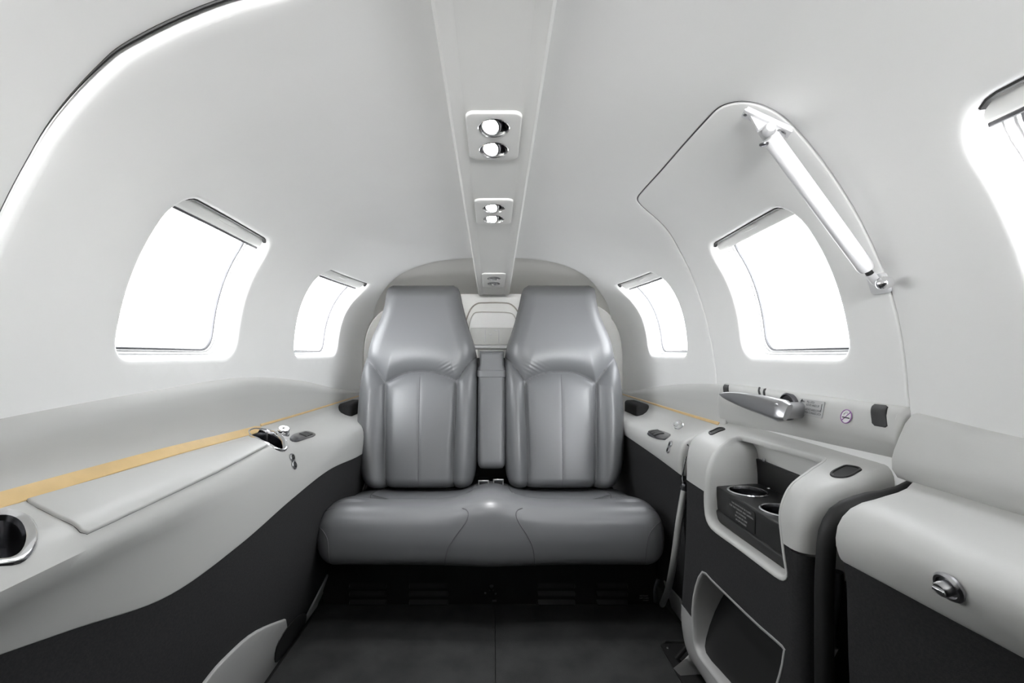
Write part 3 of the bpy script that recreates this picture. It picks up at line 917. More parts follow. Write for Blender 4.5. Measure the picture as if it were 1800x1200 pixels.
# carve line between light vinyl and charcoal carpet, then the light kick strip
kick_px = [(1188, 1060), (1205, 1078), (1225, 1092), (1260, 1125)]
kk = [LD.hit(*p) for p in kick_px]
kq = float(LD.L[9]) + .004
outer = [(D0L, .012), (D0L + .01, .0), (1.15, 0), (1.158, .01), (1.155, .06), (1.140, .105), (1.112, .155), (1.088, .20), (1.079, .25), (1.079, .35), (1.092, .46), (1.112, .56), (1.116, .63), (1.10, .68), (1.07, E), (D0L + .01, E), (D0L, E - .012)]
outer = smooth_loop(outer, 4)
def banded(mb, surf, loop, holes, qlo, qhi, step, off, r, depth):
    # the part of a panel between two heights, clipped by extra constraint lines
    lp = densify(loop, step); hs = [densify(h, step) for h in holes]
    a = np.array(lp); x0, y0 = a.min(0); x1, y1 = a.max(0)
    G = [(x, y) for x in np.arange(x0, x1, step) for y in np.arange(y0, y1, step)]
    for ql in (qlo, qhi):
        if ql is not None: G += [(x, ql) for x in np.arange(x0, x1, step * .5)]
    G = np.array(G); k = inside_mask(G, lp) & dist_mask(G, lp, step * .4)
    for h in hs: k &= ~inside_mask(G, h) & dist_mask(G, h, step * .4)
    for ql in (qlo, qhi):
        if ql is not None: k &= (np.abs(G[:, 1] - ql) < 1e-9) | (np.abs(G[:, 1] - ql) > step * .4)
    G = G[k]
    vs = list(lp); es = [(i, (i + 1) % len(lp)) for i in range(len(lp))]
    for h in hs:
        b = len(vs); vs += h; es += [(b + i, b + (i + 1) % len(h)) for i in range(len(h))]
    vs += [tuple(p) for p in G]
    for ql in (qlo, qhi):
        if ql is not None:
            b = len(vs); vs += [(x0 - .01, ql), (x1 + .01, ql)]; es.append((b, b + 1))
    r_ = delaunay_2d_cdt([Vector(v) for v in vs], es, [], 0, 1e-7, False)
    V = [(v.x, v.y) for v in r_[0]]
    C = np.array([[sum(V[k][0] for k in f) / 3, sum(V[k][1] for k in f) / 3] for f in r_[2]])
    keep = inside_mask(C, lp)
    for h in hs: keep &= ~inside_mask(C, h)
    if qlo is not None: keep &= C[:, 1] > qlo
    if qhi is not None: keep &= C[:, 1] < qhi
    mb.add([surf.pos(x, y, off) for x, y in V], [tuple(f) for f, kk_ in zip(r_[2], keep) if kk_])
    # rims, clipped the same way
    def seg(loop_, outward, rr, dd):
        n = len(loop_); idx = [i for i in range(n) if (qlo is None or loop_[i][1] >= qlo - .004) and (qhi is None or loop_[i][1] <= qhi + .004)]
        if not idx: return
        if len(idx) == n: rim(mb, surf, loop_, rr, dd, off, outward); return
        s_ = set(idx); rings = {}
        full = [offset_loop(loop_, (1 if outward else -1) * rr * math.sin(a)) for a in np.linspace(0, PI / 2, 5)]
        offs = [off - rr * (1 - math.cos(a)) for a in np.linspace(0, PI / 2, 5)]
        full.append(full[-1]); offs.append(off - dd)
        for i in range(n):
            j = (i + 1) % n
            if i in s_ and j in s_:
                clampq = lambda p: (p[0], max(p[1], qlo) if qlo is not None else p[1]) if qhi is None else (p[0], min(max(p[1], qlo if qlo is not None else -9), qhi))
                ri = [surf.pos(*clampq(full[k][i]), offs[k]) for k in range(6)]; rj = [surf.pos(*clampq(full[k][j]), offs[k]) for k in range(6)]
                mb.grid([ri, rj])
    seg(lp, True, r, depth)
    for h in hs: seg(h, False, .004, .012)
door2 = struct(empty('door_2', W(.5, .92, -.45)))
args = (LD, outer, [hl, pkl])
mb = MB(); banded(mb, *args, None, qB, .012, 0, .018, .05); mb.build('shoulder_panel', M['leather_light'], door2, angle=60)
mb = MB(); banded(mb, *args, qB, kq, .014, -.001, .018, .05); mb.build('carpet_panel', M['carpet_side'], door2, angle=60)
mb = MB(); banded(mb, *args, kq, None, .014, .0005, .018, .05); mb.build('kick_panel', M['kick'], door2, angle=60)

# recess liner
def liner(loop, surf, Xback, flare, name, mwall, mback, parent, xf=None, bs=1.0):
    lp = densify(loop, .012); top = [surf.pos(p[0], p[1], -.010) for p in offset_loop(lp, -.0064)]
    cD = sum(p.y for p in top) / len(top)
    xf = xf or (lambda p: Xback)
    back = [Vector((max(xf(p), p.x), p.y + (flare if p.y > cD else -flare), p.z)) for p in top]
    bead = [[surf.pos(p[0], p[1], h_) for p in offset_loop(lp, o_)] for o_, h_ in ((.0035 * bs, -.002), (.003 * bs, .0012 * bs), (.001 * bs, .0022 * bs), (-.003, .0014 * bs), (-.0058, -.002))]
    mb = MB(); mb.grid(bead + [top, [a.lerp(b, .5) for a, b in zip(top, back)], back], True)
    w = mb.build(name, M[mwall], parent, angle=50)
    ys = [(p.y, p.z) for p in back]
    plx = Plane((0, 0, 0), (0, 1, 0), (0, 0, 1), (-1, 0, 0))
    V, Fc, _, _ = fill2d(ys, [], .03)
    mb = MB(); mb.add([Vector((max(xf(Vector((0, y, z))) , .47) + .0005, y, z)) for y, z in V], Fc); mb.build(name.replace('liner', 'back'), M[mback], w, angle=50)
    return w
rl = liner(hl, LD, .594, .03, 'recess_liner', 'leather_light', 'leather_light', door2, bs=.45)
p2 = liner(pkl, LD, .54, .0, 'pocket_liner', 'kick', 'rubber', door2, bs=.3, xf=lambda p: .545 + (p.z - EYE + .48) * .30)
D, z = 475 / FPX, 188 / FPX; t = .592 / D
screw(W(.592, t, -z * t), (-1, 0, 0), .0045, M['satin'], parent=door2)
pp = LD.hit(1281, 1050); screw(LD.pos(pp[0], pp[1], -.03), LD.nrm(*pp), .003, M['chrome'], parent=door2)
# slots on the shoulders
for pts, nm in (([(1246, 760), (1252, 757), (1262, 752), (1272, 752), (1274, 755), (1266, 758), (1255, 763), (1249, 764)], 'latch_slot'),
                ([(1460, 832), (1470, 825), (1484, 819), (1496, 819), (1510, 822), (1514, 826), (1506, 831), (1492, 838), (1478, 840), (1464, 838)], 'latch_slot')):
    lp = px_loop(LD, pts, 3)
    mb = MB(); lp = densify(lp, .006)
    mb.grid([[LD.pos(a, b, h) for a, b in offset_loop(lp, o_)] for o_, h in ((.001, 0), (0, .0022), (-.0025, .0022), (-.0035, -.003))], True)
    o = mb.build(nm, M['black'], door2)
    mb = MB(); panel(mb, LD, offset_loop(lp, -.0035), [], .012, off=.0006, rimloop=False); mb.build('slot_floor', M['rubber'], o)

# drink caddy (pull-out drawer with two cup holders)
cad = empty('drink_caddy', W(.53, .88, -.36), 'black drawer with two chrome-ringed cup holders set into the door recess', 'cup holder')
tp = Plane(W(0, 0, -.290), (1, 0, 0), (0, 1, 0))
xa, xb, da, db = .487, .590, .742, 1.008
cups = [(.529, .948), (.529, .832)]
ch = [oval(c, .0365, .0365, 36) for c in cups]
mb = MB(); panel(mb, tp, rrect(xa, xb, da, db, .004), ch, .012, r=.003, depth=.062, hr=.002, hdepth=.01)
mb.box(W((.480 + xb) / 2, (da + db) / 2, -.350), (xb - .480, db - da + .006, .024), bev=.004)
mb.build('drawer_body', M['caddy'], cad, angle=45)
mb = MB(); mb.box(W(.592, .885, -.268), (.008, .29, .062), bev=.002); mb.build('rear_wall', M['rubber'], cad)
for c in cups:
    mb = MB(); mb.lathe(W(c[0], c[1], -.29), (0, 0, 1), [(.0385, 0), (.0388, .0022), (.0365, .0038), (.0345, .003), (.0338, -.004)], 40, cap0=False, cap1=False)
    rg_ = mb.build('cup_ring', M['chrome'], cad)
    mb = MB(); mb.lathe(W(c[0], c[1], -.29), (0, 0, 1), [(.0338, -.003), (.0325, -.05), (.031, -.052), (0, -.052)], 40, cap0=False); mb.build('cup_well', M['wellm'], rg_)
screw(W(.578, .955, -.285), (-.3, 0, 1), .004, M['chrome'], parent=cad)
pf = Plane(W(xa - .0044, .888, -.316), (0, -1, 0), (0, 0, 1), (-1, 0, 0))
mb = MB(); panel(mb, pf, rrect(-.046, .046, -.020, .020, .002), [], .02, off=0, r=.0003, depth=.0008)
pc = mb.build('placard', M['black'], cad); pc['label'] = 'small black placard with faint grey lettering'
for i, (s_, sz) in enumerate((('THIS DRAWER MUST BE CLOSED', .0048), ('FOR TAXI TAKEOFF AND LANDING', .0053), ('NO STOWAGE', .0054), ('OF GLASS OR CANS', .0048), ('IN CUP HOLDERS', .0048))):
    text(s_, sz, pf, 0, .0125 - i * .0072, M['pale_ink'], pc, align='CENTER')

# black rubber seals round the lower door
def seal(surf, D, r, x0q, off, name, label, qend=None):
    E_ = qend or float(surf.L[-1]); pts = [surf.pos(D, q_, off) for q_ in np.linspace(x0q, E_, 36)]
    mb = MB(); mb.tube(pts, r, 10); return tag(mb.build(name, M['rubber']), label, 'door seal')
seal(LD, .660, .0125, .03, -.022, 'door_seal', 'thick black rubber door seal nearest the viewer, right of the cup holders')
seal(LD, 1.142, .006, .03, -.030, 'door_seal', 'thin black rubber door seal between the door and the rear right armrest')
mb = MB()
for D_, off_ in ((.645, -.045), ):
    pass
# handrail tubes of the folding steps
def track(name, pts, r, m, label, cat, extra=None):
    mb = MB(); sp = smooth_loop([tuple(p) for p in pts], 6, False); mb.tube(sp, r, 12); o = mb.build(name, m, None, angle=60)
    return tag(o, label, cat)
def pD(px, py, D): dx, dz = ray(px, py); return W(dx * D, D, dz * D)
hr_ = empty('door_handrail', pD(1163, 1062, 1.40), 'slim grey metal handrail tube curving down between right seat and door', 'handrail')
mb = MB(); mb.tube(smooth_loop([tuple(pD(*p)) for p in [(1203, 862, 1.145), (1198, 890, 1.145), (1192, 930, 1.145), (1186, 975, 1.155), (1180, 1010, 1.20), (1173, 1040, 1.29), (1164, 1062, 1.37)]], 6, False), .0085, 12); mb.build('tube', M['rail'], hr_)
mb = MB(); mb.lathe(pD(1204, 856, 1.145), (0, 0, 1), [(.0, -.012), (.008, -.009), (.011, 0), (.008, .009), (0, .012)], 14); mb.build('ball_joint', M['darkmetal'], hr_)
mb = MB(); mb.tube(smooth_loop([tuple(pD(*p)) for p in [(1206, 802, 1.14), (1202, 822, 1.14), (1200, 842, 1.14), (1203, 856, 1.145)]], 5, False), .0018, 8); mb.build('cable', M['chrome'], hr_)
mb = MB(); mb.tube(smooth_loop([tuple(pD(*p)) for p in [(1157, 1018, 1.38), (1152, 1035, 1.38), (1152, 1058, 1.38)]], 5, False), .006, 8, flat=.5); mb.build('bracket', M['darkmetal'], hr_)
track('support_strap', [pD(*p) for p in [(1472, 1004, .655), (1473, 1030, .655), (1468, 1060, .655), (1461, 1110, .66), (1453, 1160, .665), (1444, 1215, .67), (1436, 1260, .67)]], [.0075] * 37, M['darkmetal'], 'dark grey strut tube at the door edge right of the pocket, nearest the viewer', 'strut')
# kick trim behind the door + sill
mb = MB(); E = float(AR.L[-1])
panel(mb, AR, [(1.30, E - .10), (1.432, E - .085), (1.432, E), (1.30, E)], [], .02, off=.003, r=.002, depth=.008); struct(mb.build('baseboard_right', M['kick'], angle=60))
mb = MB(); mb.box(W(.585, .72, -.79), (.05, 1.06, .02), bev=.004); mb.box(W(.552, .72, -.794), (.012, 1.05, .014), bev=.003); struct(mb.build('trim_1', M['darkmetal'], angle=40))
mb = MB(); mb.box(W(.500, .72, -.797), (.092, 1.05, .006), bev=.002)
sp_ = tag(mb.build('step_plate', M['black'], angle=40), 'black plastic plate let into the carpet at the door threshold', 'threshold plate')
for x_, y_ in ((.468, 1.225), (.53, 1.23), (.468, .9)): screw(W(x_, y_, -.794), (0, 0, 1), .004, M['satin'], parent=sp_)

# ------------------------------------------------------------------ handle panel on the door
ZBB = Spl([(.62, -.158), (.9, -.170), (1.19, -.186)])
def band_fn(D):
    zb = ZBB(D); g_ = .010 * math.exp(-((D - .97) / .11) ** 2)
    return [(.618, -.074), (.603, -.0795), (.594, -.086), (.588, -.105 + 0), (.585 + g_ * .2, -.128), (.589 + g_, zb + .022), (.597 + g_ * .5, zb + .006), (.618, zb - .003)]
BD = Sweep(band_fn, 1, .9)
hp = empty('door_handle_panel', W(.59, .93, -.12), 'light grey moulded panel below the door window carrying handle and placards', 'door panel')
Eb = float(BD.L[-1])
mb = MB(); panel(mb, BD, rrect(.668, 1.188, .0, Eb, .008), [], .012, r=.008, depth=.02); mb.build('panel_body', M['leather_light'], hp, angle=60)
def slot_plate(pts, nm, m, off=.0012, sub=1):
    lp = [BD.hit(*p) for p in pts]; lp = densify(lp, .004) if sub == 1 else smooth_loop(lp, sub)
    mb = MB(); panel(mb, BD, lp, [], .01, off=off, r=.001, depth=.003); return mb.build(nm, m, hp, angle=60)
slot_plate([(1534, 714), (1538, 711), (1557, 713), (1560, 716), (1559, 748), (1556, 750), (1538, 747), (1534, 743)], 'latch_pocket', M['black'])
slot_plate([(1272, 679), (1274, 676), (1281, 677), (1282, 692), (1273, 691)], 'latch_pocket', M['black'])
slot_plate([(1335, 679), (1337, 679), (1338, 697), (1336, 697)], 'panel_gap', M['rubber'], .0008)
slot_plate([(1343, 684), (1346, 683), (1345, 696), (1343, 696)], 'panel_gap', M['rubber'], .0008)
# handle
hz = -.103
mb = MB(); rows = []
n = 24
for i in range(17):
    t = i / 16; D = .848 + .242 * t
    h = .0195 * (1 - t ** 2.2) ** .6 + .0012; d = .012 * (1 - .55 * t) * (1 if t > .03 else .8)
    if i == 0: h *= .72; d *= .6
    xc = .548 + .004 * math.sin(t * PI) - .004 * t; zc_ = hz - .008 * (1 - t) + .004 * t
    ring = []
    for k in range(n):
        a = 2 * PI * k / n; c_, s_ = math.cos(a), math.sin(a)
        q1 = abs(c_) ** .7 * (1 if c_ > 0 else -1); q2 = abs(s_) ** .8 * (1 if s_ > 0 else -1)
        ring.append(W(xc + d * q1 + .010 * q2 * (1 - t) * 0.6, D, zc_ + h * q2))
    rows.append(ring)
mb.grid(rows, True); mb.cap(rows[0]); mb.cap(rows[-1])
mb.lathe(W(.545, .872, hz - .007), (1, 0, 0), [(.0, -.006), (.012, -.005), (.0150, 0), (.0160, .010), (.0155, .045), (.015, .048)], 26)
hd = mb.build('door_handle', M['satin'], hp, angle=50); hd['label'] = 'brushed metal lever pointing towards the rear'
mb = MB(); mb.lathe(W(.584, .905, hz - .004), (1, 0, 0), [(.0265, .006), (.0275, -.001), (.0245, -.003), (.0225, .001), (.0, .003)], 30, cap0=False); mb.build('handle_recess', M['darkmetal'], hd)
# placard
c4 = [BD.hit(*p) for p in [(1404, 700), (1447, 707.5), (1449, 734), (1406, 727)]]
cD = sum(c[0] for c in c4) / 4; cq = sum(c[1] for c in c4) / 4
pl = frame_at(BD, cD, cq, .0012); wD = abs(c4[0][0] - c4[1][0]) / 2; hh = .0150
mb = MB(); panel(mb, pl, rrect(-wD, wD, -hh, hh, .002), [], .02, off=.0004, r=.0003, depth=.0012)
pc = mb.build('placard', M['label'], hp); pc['label'] = 'grey placard with black door-opening instructions'
lx = -wD
fs = .0058
for y_, w1, w2 in ((.0085, 'OPEN', 'PULL LATCH'), (.0030, '', 'ROTATE HANDLE UP'), (-.0055, 'CLOSE', 'ROTATE HANDLE DOWN'), (-.0110, '', 'PUSH TO ENGAGE LATCH')):
    if w1: text(w1, fs * .8, pl, lx + .0095, y_, M['ink'], pc, sx=.62)
    text(w2, fs, pl, lx + .0225, y_, M['ink'], pc, sx=.60)
mb = MB(); mb.tube([pl.pos(lx + .006 + .003 * (y / .013) ** 2, y, .0008) for y in np.linspace(-.012, .012, 9)], .0006, 6); mb.tube([pl.pos(wD - .004, y, .0008) for y in np.linspace(-.003, .010, 4)], .0005, 6)
mb.tube([pl.pos(lx + .0115, .010, .0008), pl.pos(lx + .009, .0135, .0008), pl.pos(lx + .006, .010, .0008)], .0006, 6)
mb.build('arrow_mark', M['ink'], pc)
# no smoking sign
D, q = BD.hit(1489, 732); pl = frame_at(BD, D, q, .001)
mb = MB(); mb.lathe(pl.o, pl.n, [(.0116, 0), (.0116, .0006), (0, .0006)], 36); sg_ = mb.build('no_smoking_sign', M['sign_white'], hp); sg_['label'] = 'round white no-smoking sign with a thin purple ring'
mb = MB(); ringp = [pl.pos(.0112 * math.cos(a), .0112 * math.sin(a), .0008) for a in np.linspace(0, 2 * PI, 40)]
mb.tube(ringp, .0008, 6, caps=False); mb.tube([pl.pos(-.0078, -.0078, .0009), pl.pos(.0078, .0078, .0009)], .0007, 6); mb.build('prohibition_ring', M['purple'], sg_)
mb = MB(); mb.tube([pl.pos(-.0068, -.0018, .0011), pl.pos(.0078, -.0022, .0011)], .0010, 6); mb.build('cigarette', M['ink'], sg_)
mb = MB(); mb.tube(smooth_loop([tuple(pl.pos(x_, y_, .0009)) for x_, y_ in ((-.005, .001), (-.0052, .0045), (-.0028, .0035), (-.003, .0065), (.0005, .0072), (.001, .004))], 4, False), .0004, 6); mb.build('smoke_mark', M['pale_ink'], sg_)

# ------------------------------------------------------------------ gas strut on the door
gs = empty('door_gas_strut', along(1440, 350, SH, .93), 'white gas strut fixed along the forward edge of the upper door', 'gas strut')
k0, k1 = .925, .955
A_, B_ = along(1352, 238, SH, k0), along(1524, 474, SH, k1)
dirv = (B_ - A_).normalized()
mb = MB(); P0 = A_; P1 = B_
mb.tube([P0, P0 + dirv * .001, P0 + dirv * .004, P1 - dirv * .006, P1 - dirv * .001, P1], [.008, .0098, .0108, .0108, .0095, .006], 20); mb.build('cylinder', M['white'], gs, angle=50)
mb = MB(); mb.tube([P0 - dirv * .014, P0 + dirv * .002], .0085, 18); mb.build('end_cap', M['white'], gs)
mb = MB(); mb.tube([P1 - dirv * .001, P1 + dirv * .009], .0050, 12); mb.build('rod', M['black'], gs)
mb = MB(); E1 = along(1549, 499, SH, .965); mb.tube([P1 + dirv * .008, P1 + dirv * .024, E1], [.0062, .0062, .0045], 12); mb.build('rod_end', M['white'], gs)
nn = (W(0, E1.y, 0) - E1).normalized()
mb = MB(); c_ = along(1551, 498, SH, .955); mb.lathe(c_, nn, [(.007, -.012), (.0095, -.004), (.0095, .001), (.007, .005), (.003, .007), (0, .0075)], 20); mb.build('ball_stud', M['chrome'], gs)
c0 = SH.hit(1551, 500)
mb = MB(); pl = frame_at(SH, c0[0], c0[1]); panel(mb, pl, rrect(-.014, .012, -.011, .016, .004), [], .01, off=.008, r=.002, depth=.008); mb.build('foot_plate', M['white'], gs)
# upper bracket
q0, q1 = along(1306, 197, SH, .975), along(1389, 236, SH, .965)
dv = (q1 - q0).normalized(); mid = (q0 + q1) / 2; h0 = SH.hit(1350, 220); nn = SH.nrm(*h0)
sx_ = dv.cross(nn).normalized(); nn = sx_.cross(dv).normalized()
if nn.z > 0: nn = -nn
R_ = Matrix((dv, sx_, nn)).transposed()
mb = MB(); mb.box(mid, ((q1 - q0).length, .016, .004), R_, .0015)
mb.box(mid + nn * -.004 + sx_ * .0, ((q1 - q0).length * .96, .006, .010), R_, .001)
top = mid + dv * .012
f = [q0.lerp(q1, .15) + nn * .001, q0.lerp(q1, .80) + nn * .001, along(1352, 250, SH, .905), along(1343, 249, SH, .905)]
tk = sx_ * .002
mb.add([p + tk for p in f] + [p - tk for p in f], [(0, 1, 2, 3), (7, 6, 5, 4), (0, 4, 5, 1), (1, 5, 6, 2), (2, 6, 7, 3), (3, 7, 4, 0)])
mb.lathe(along(1352, 228, SH, .91), sx_, [(0, -.009), (.006, -.007), (.0085, 0), (.006, .007), (0, .009)], 16)
br = mb.build('upper_bracket', M['white'], gs, angle=40)
screw(along(1343, 252, SH, .90), -dirv * -1 + nn, .0058, M['darkmetal'], parent=br, name='bolt')
screw(along(1373, 233, SH, .945), nn, .0065, M['satin'], parent=br, name='bolt')
screw(along(1310, 201, SH, .955), nn, .0032, M['satin'], parent=br, name='bolt')

# ------------------------------------------------------------------ bench seat
bench = empty('bench_seat', W(0, 1.44, -.8), 'wide grey leather two-place bench seat with two tall backrests at the rear', 'bench seat')
def poly_dist(X, Y, line):
    best = np.full(X.shape, 9.0)
    for (x0, y0), (x1, y1) in zip(line, line[1:]):
        dx, dy = x1 - x0, y1 - y0; L2 = dx * dx + dy * dy + 1e-12
        t = np.clip(((X - x0) * dx + (Y - y0) * dy) / L2, 0, 1)
        best = np.minimum(best, np.hypot(X - x0 - t * dx, Y - y0 - t * dy))
    return best
SL = .2667
def bk_map(px, py):                # image point -> (X, Z) on the reclined seat-back plane
    k = (CY - py) / FPX; D = (1.60 + SL * .48) / (1 - SL * k)
    return ((px - CX) * D / FPX, k * D)
rows_px = [(500, 688, 796), (504, 680, 803), (512, 677.5, 807), (530, 675, 811), (555, 668.5, 817), (580, 657.5, 824), (600, 649, 831), (620, 642, 836), (640, 636, 838.5), (670, 629.5, 839.5), (700, 626, 839.5), (740, 623.5, 839), (780, 623, 838.5), (810, 624.5, 837.5), (835, 630, 835), (850, 637, 831), (858, 643, 826), (862, 652, 818)]
lt = [bk_map(l, y) for y, l, r in rows_px]; rt = [bk_map(r, y) for y, l, r in rows_px]
zz = np.array([p[1] for p in lt])[::-1]; XL = np.array([p[0] for p in lt])[::-1]; XR = np.array([p[0] for p in rt])[::-1]
XL_ = Spl(list(zip(zz, XL))); XR_ = Spl(list(zip(zz, XR)))
mapl = lambda pts: [bk_map(*p) for p in pts]
LA = smooth_loop(mapl([(644, 629), (655, 640), (667, 655), (679, 673)]), 5, False)
LB = smooth_loop(mapl([(679, 673), (695, 663), (716, 655), (740, 652.5), (765, 655), (787, 662), (803, 670)]), 5, False)
LC = smooth_loop(mapl([(803, 670), (814, 652), (827, 636), (840, 625)]), 5, False)
LDn = smooth_loop(mapl([(679, 673), (678.5, 740), (678, 800), (679, 860)]), 5, False)
LE = smooth_loop(mapl([(803, 670), (800, 740), (797, 800), (797, 860)]), 5, False)
LFn = mapl([(740, 653), (738, 760), (737, 860)])
zb_, zt_ = zz[0], zz[-1]
arcX = np.array([p[0] for p in LA + LB[1:] + LC[1:]]); arcZ = np.array([p[1] for p in LA + LB[1:] + LC[1:]])

def backrest(mirror):
    nu, nv = 120, 210
    MX = -.0115 * 2
    vv = np.linspace(0, 1, nv); vv = .5 - .5 * np.cos(PI * vv) * (0.35) - 0 if False else vv
    # crowd rows at the ends
    vv = (1 - .55) * vv + .55 * (.5 - .5 * np.cos(PI * vv))
    uu = np.linspace(-1, 1, nu); uu = .5 * uu + .5 * np.sin(PI / 2 * uu)
    Z = np.repeat((zb_ + (zt_ - zb_) * vv)[:, None], nu, 1)
    l = np.array([XL_(z) for z in Z[:, 0]]); r = np.array([XR_(z) for z in Z[:, 0]])
    cx = ((l + r) / 2)[:, None]; hw = ((r - l) / 2)[:, None]
    Uu = np.repeat(uu[None], nv, 0); X = cx + hw * Uu
    hgt = np.minimum(Z - zb_, zt_ - Z)
    edge_top = np.clip((zt_ - Z) / .055, 0, 1); edge_bot = np.clip((Z - zb_) / .045, 0, 1)
    et = np.sqrt(np.clip(1 - (1 - edge_top) ** 2, 0, 1)); eb = np.sqrt(np.clip(1 - (1 - edge_bot) ** 2, 0, 1))
    ed = hw * (1 - np.abs(Uu)); rr = .062
    es_ = np.clip(ed / rr, 0, 1); es_ = np.sqrt(np.clip(1 - (1 - es_) ** 2, 0, 1))
    T = .075 * es_ * np.minimum(et, 1) * (.35 + .65 * et) * eb
    zarc = np.interp(X, arcX, arcZ)
    above = Z > zarc
    # panels
    dA = np.minimum(np.minimum(poly_dist(X, Z, LA), poly_dist(X, Z, LB)), poly_dist(X, Z, LC))
    dV = np.minimum(poly_dist(X, Z, LDn), poly_dist(X, Z, LE))
    T = T + np.where(above, .026 * (1 - np.exp(-(dA / .045) ** 1.5)) - .014 * np.exp(-(dA / .012)), .0)
    below = ~above
    inmid = below & (X > np.interp(Z, [p[1] for p in LDn][::-1], [p[0] for p in LDn][::-1])) & (X < np.interp(Z, [p[1] for p in LE][::-1], [p[0] for p in LE][::-1]))
    side = below & ~inmid
    T = T + np.where(inmid, .006 * (1 - np.exp(-(np.minimum(dA, dV) / .03))) - .016 * np.exp(-(np.minimum(dA, dV) / .008)), 0)
    T = T + np.where(side, .026 * (1 - np.exp(-(np.minimum(dA, dV) / .026) ** 1.3)) * np.clip(es_, 0, 1) - .018 * np.exp(-(np.minimum(dA, dV) / .009)), 0)
    dF = poly_dist(X, Z, LFn); T = T - np.where(below, .0010 * np.exp(-(dF / .005) ** 2), 0)
    # small soft folds beside the yoke seam
    fold = .0022 * np.exp(-((X - LB[-6][0]) / .035) ** 2 - ((Z - LB[-6][1] - .028) / .022) ** 2) * np.sin((Z * 1.0 - X * .55) * 420)
    T = T + np.where(above, fold, 0)
    # headrest widens in thickness slightly
    D = 1.60 + SL * (Z + .48) + .055 - T
    B = 1.60 + SL * (Z + .48) + .055 + .06 * es_ * et * eb
    if mirror: X = MX - X
    V = []
    front = [[W(X[j, i], D[j, i], Z[j, i]) for i in range(nu)] for j in range(nv)]
    back = [[W(X[j, i], B[j, i], Z[j, i]) for i in range(0, nu)] for j in range(nv)]
    mb = MB(); mb.grid(front); mb.grid([row[::6] + ([row[-1]] if (nu - 1) % 6 else []) for row in back[::6]])
    o = mb.build('backrest', M['seat'], bench, angle=None, merge=1e-6)
    def surf_tube(line, r, nm):
        tb = BVHTree.FromObject(o, bpy.context.evaluated_depsgraph_get()) if False else BV
        pts = []
        for x, z in line:
            xx = MX - x if mirror else x
            h = tb.ray_cast(W(xx, 1.0, z), Vector((0, 1, 0)))
            if h[0] is not None: pts.append(h[0] + Vector((0, -.0002, 0)))
        if len(pts) > 2:
            m_ = MB(); m_.tube(pts, r, 6); m_.build(nm, M['seam'], o)
    BV = BVHTree.FromPolygons([tuple(v.co) for v in o.data.vertices], [tuple(p.vertices) for p in o.data.polygons])
    for ln in (LA, LB, LC): surf_tube(densify(ln, .008, False)[2:-2], .0012, 'yoke_seam')
    for ln in (LDn, LE): surf_tube(densify(ln, .01, False)[1:-2], .0012, 'panel_seam')
    surf_tube(densify(LFn, .01, False)[1:-1], .0008, 'centre_seam')
    return o
bL = backrest(False); bR = backrest(True)
bL['label'] = 'left grey leather backrest'; bR['label'] = 'right grey leather backrest'
# hinge rods at the outer lower corners
for sx, px in ((-1, 628), (1, 1100)):
    mb = MB(); p = pD(px - 2 * sx * 0, 832, 1.66); mb.tube([p + Vector((sx * -.01, 0, 0)), p + Vector((sx * .035, 0, 0))], .005, 10); mb.build('recline_pin', M['chrome'], bench)

# centre armrest folded up
def soft_bar(x0, x1, px_rows, Doff, name, m, parent, thick=.05, rr=.022):
    pass
arm = MB(); rows = []
az = [bk_map(864, y)[1] for y in (617, 829)]
nv, nu = 60, 28
for j in range(nv + 1):
    v = j / nv; z = az[1] + (az[0] - az[1]) * v
    D = 1.60 + SL * (z + .48) + .055
    cx = -.0085; hw = .0505 + .002 * math.sin(v * PI) - (.004 if v > .86 else 0)
    eb = min((z - az[1]) / .035, 1); e = math.sqrt(max(0, 1 - (1 - eb) ** 2)); et = min((az[0] - z) / .008, 1); e2 = math.sqrt(max(0, 1 - (1 - et) ** 2))
    ring = []
    for k in range(nu):
        a = 2 * PI * k / nu; c_, s_ = math.cos(a), math.sin(a)
        q1 = abs(c_) ** .38 * (1 if c_ > 0 else -1); q2 = abs(s_) ** .5 * (1 if s_ > 0 else -1)
        ring.append(W(cx + hw * q1 * (.55 + .45 * e), D - .012 - (.047 * q2) * e * (.6 + .4 * e2), z))
    rows.append(ring)
arm.grid(rows, True); arm.cap(rows[0]); arm.cap(rows[-1])
ca = arm.build('centre_armrest', M['seat'], bench, angle=70)
mb = MB(); rows = []
for y in (663, 662, 651, 650):
    z = bk_map(864, y)[1]; D = 1.60 + SL * (z + .48) + .055; w = .0555 if y in (662, 651) else .052
    rows.append([W(-.0085 + w * (abs(math.cos(a)) ** .38) * (1 if math.cos(a) > 0 else -1), D - .012 - (.0505 if y in (662, 651) else .046) * (abs(math.sin(a)) ** .5) * (1 if math.sin(a) > 0 else -1), z) for a in [2 * PI * k / 28 for k in range(28)]])
mb.grid(rows, True); mb.build('retaining_strap', M['seat'], ca, angle=50)

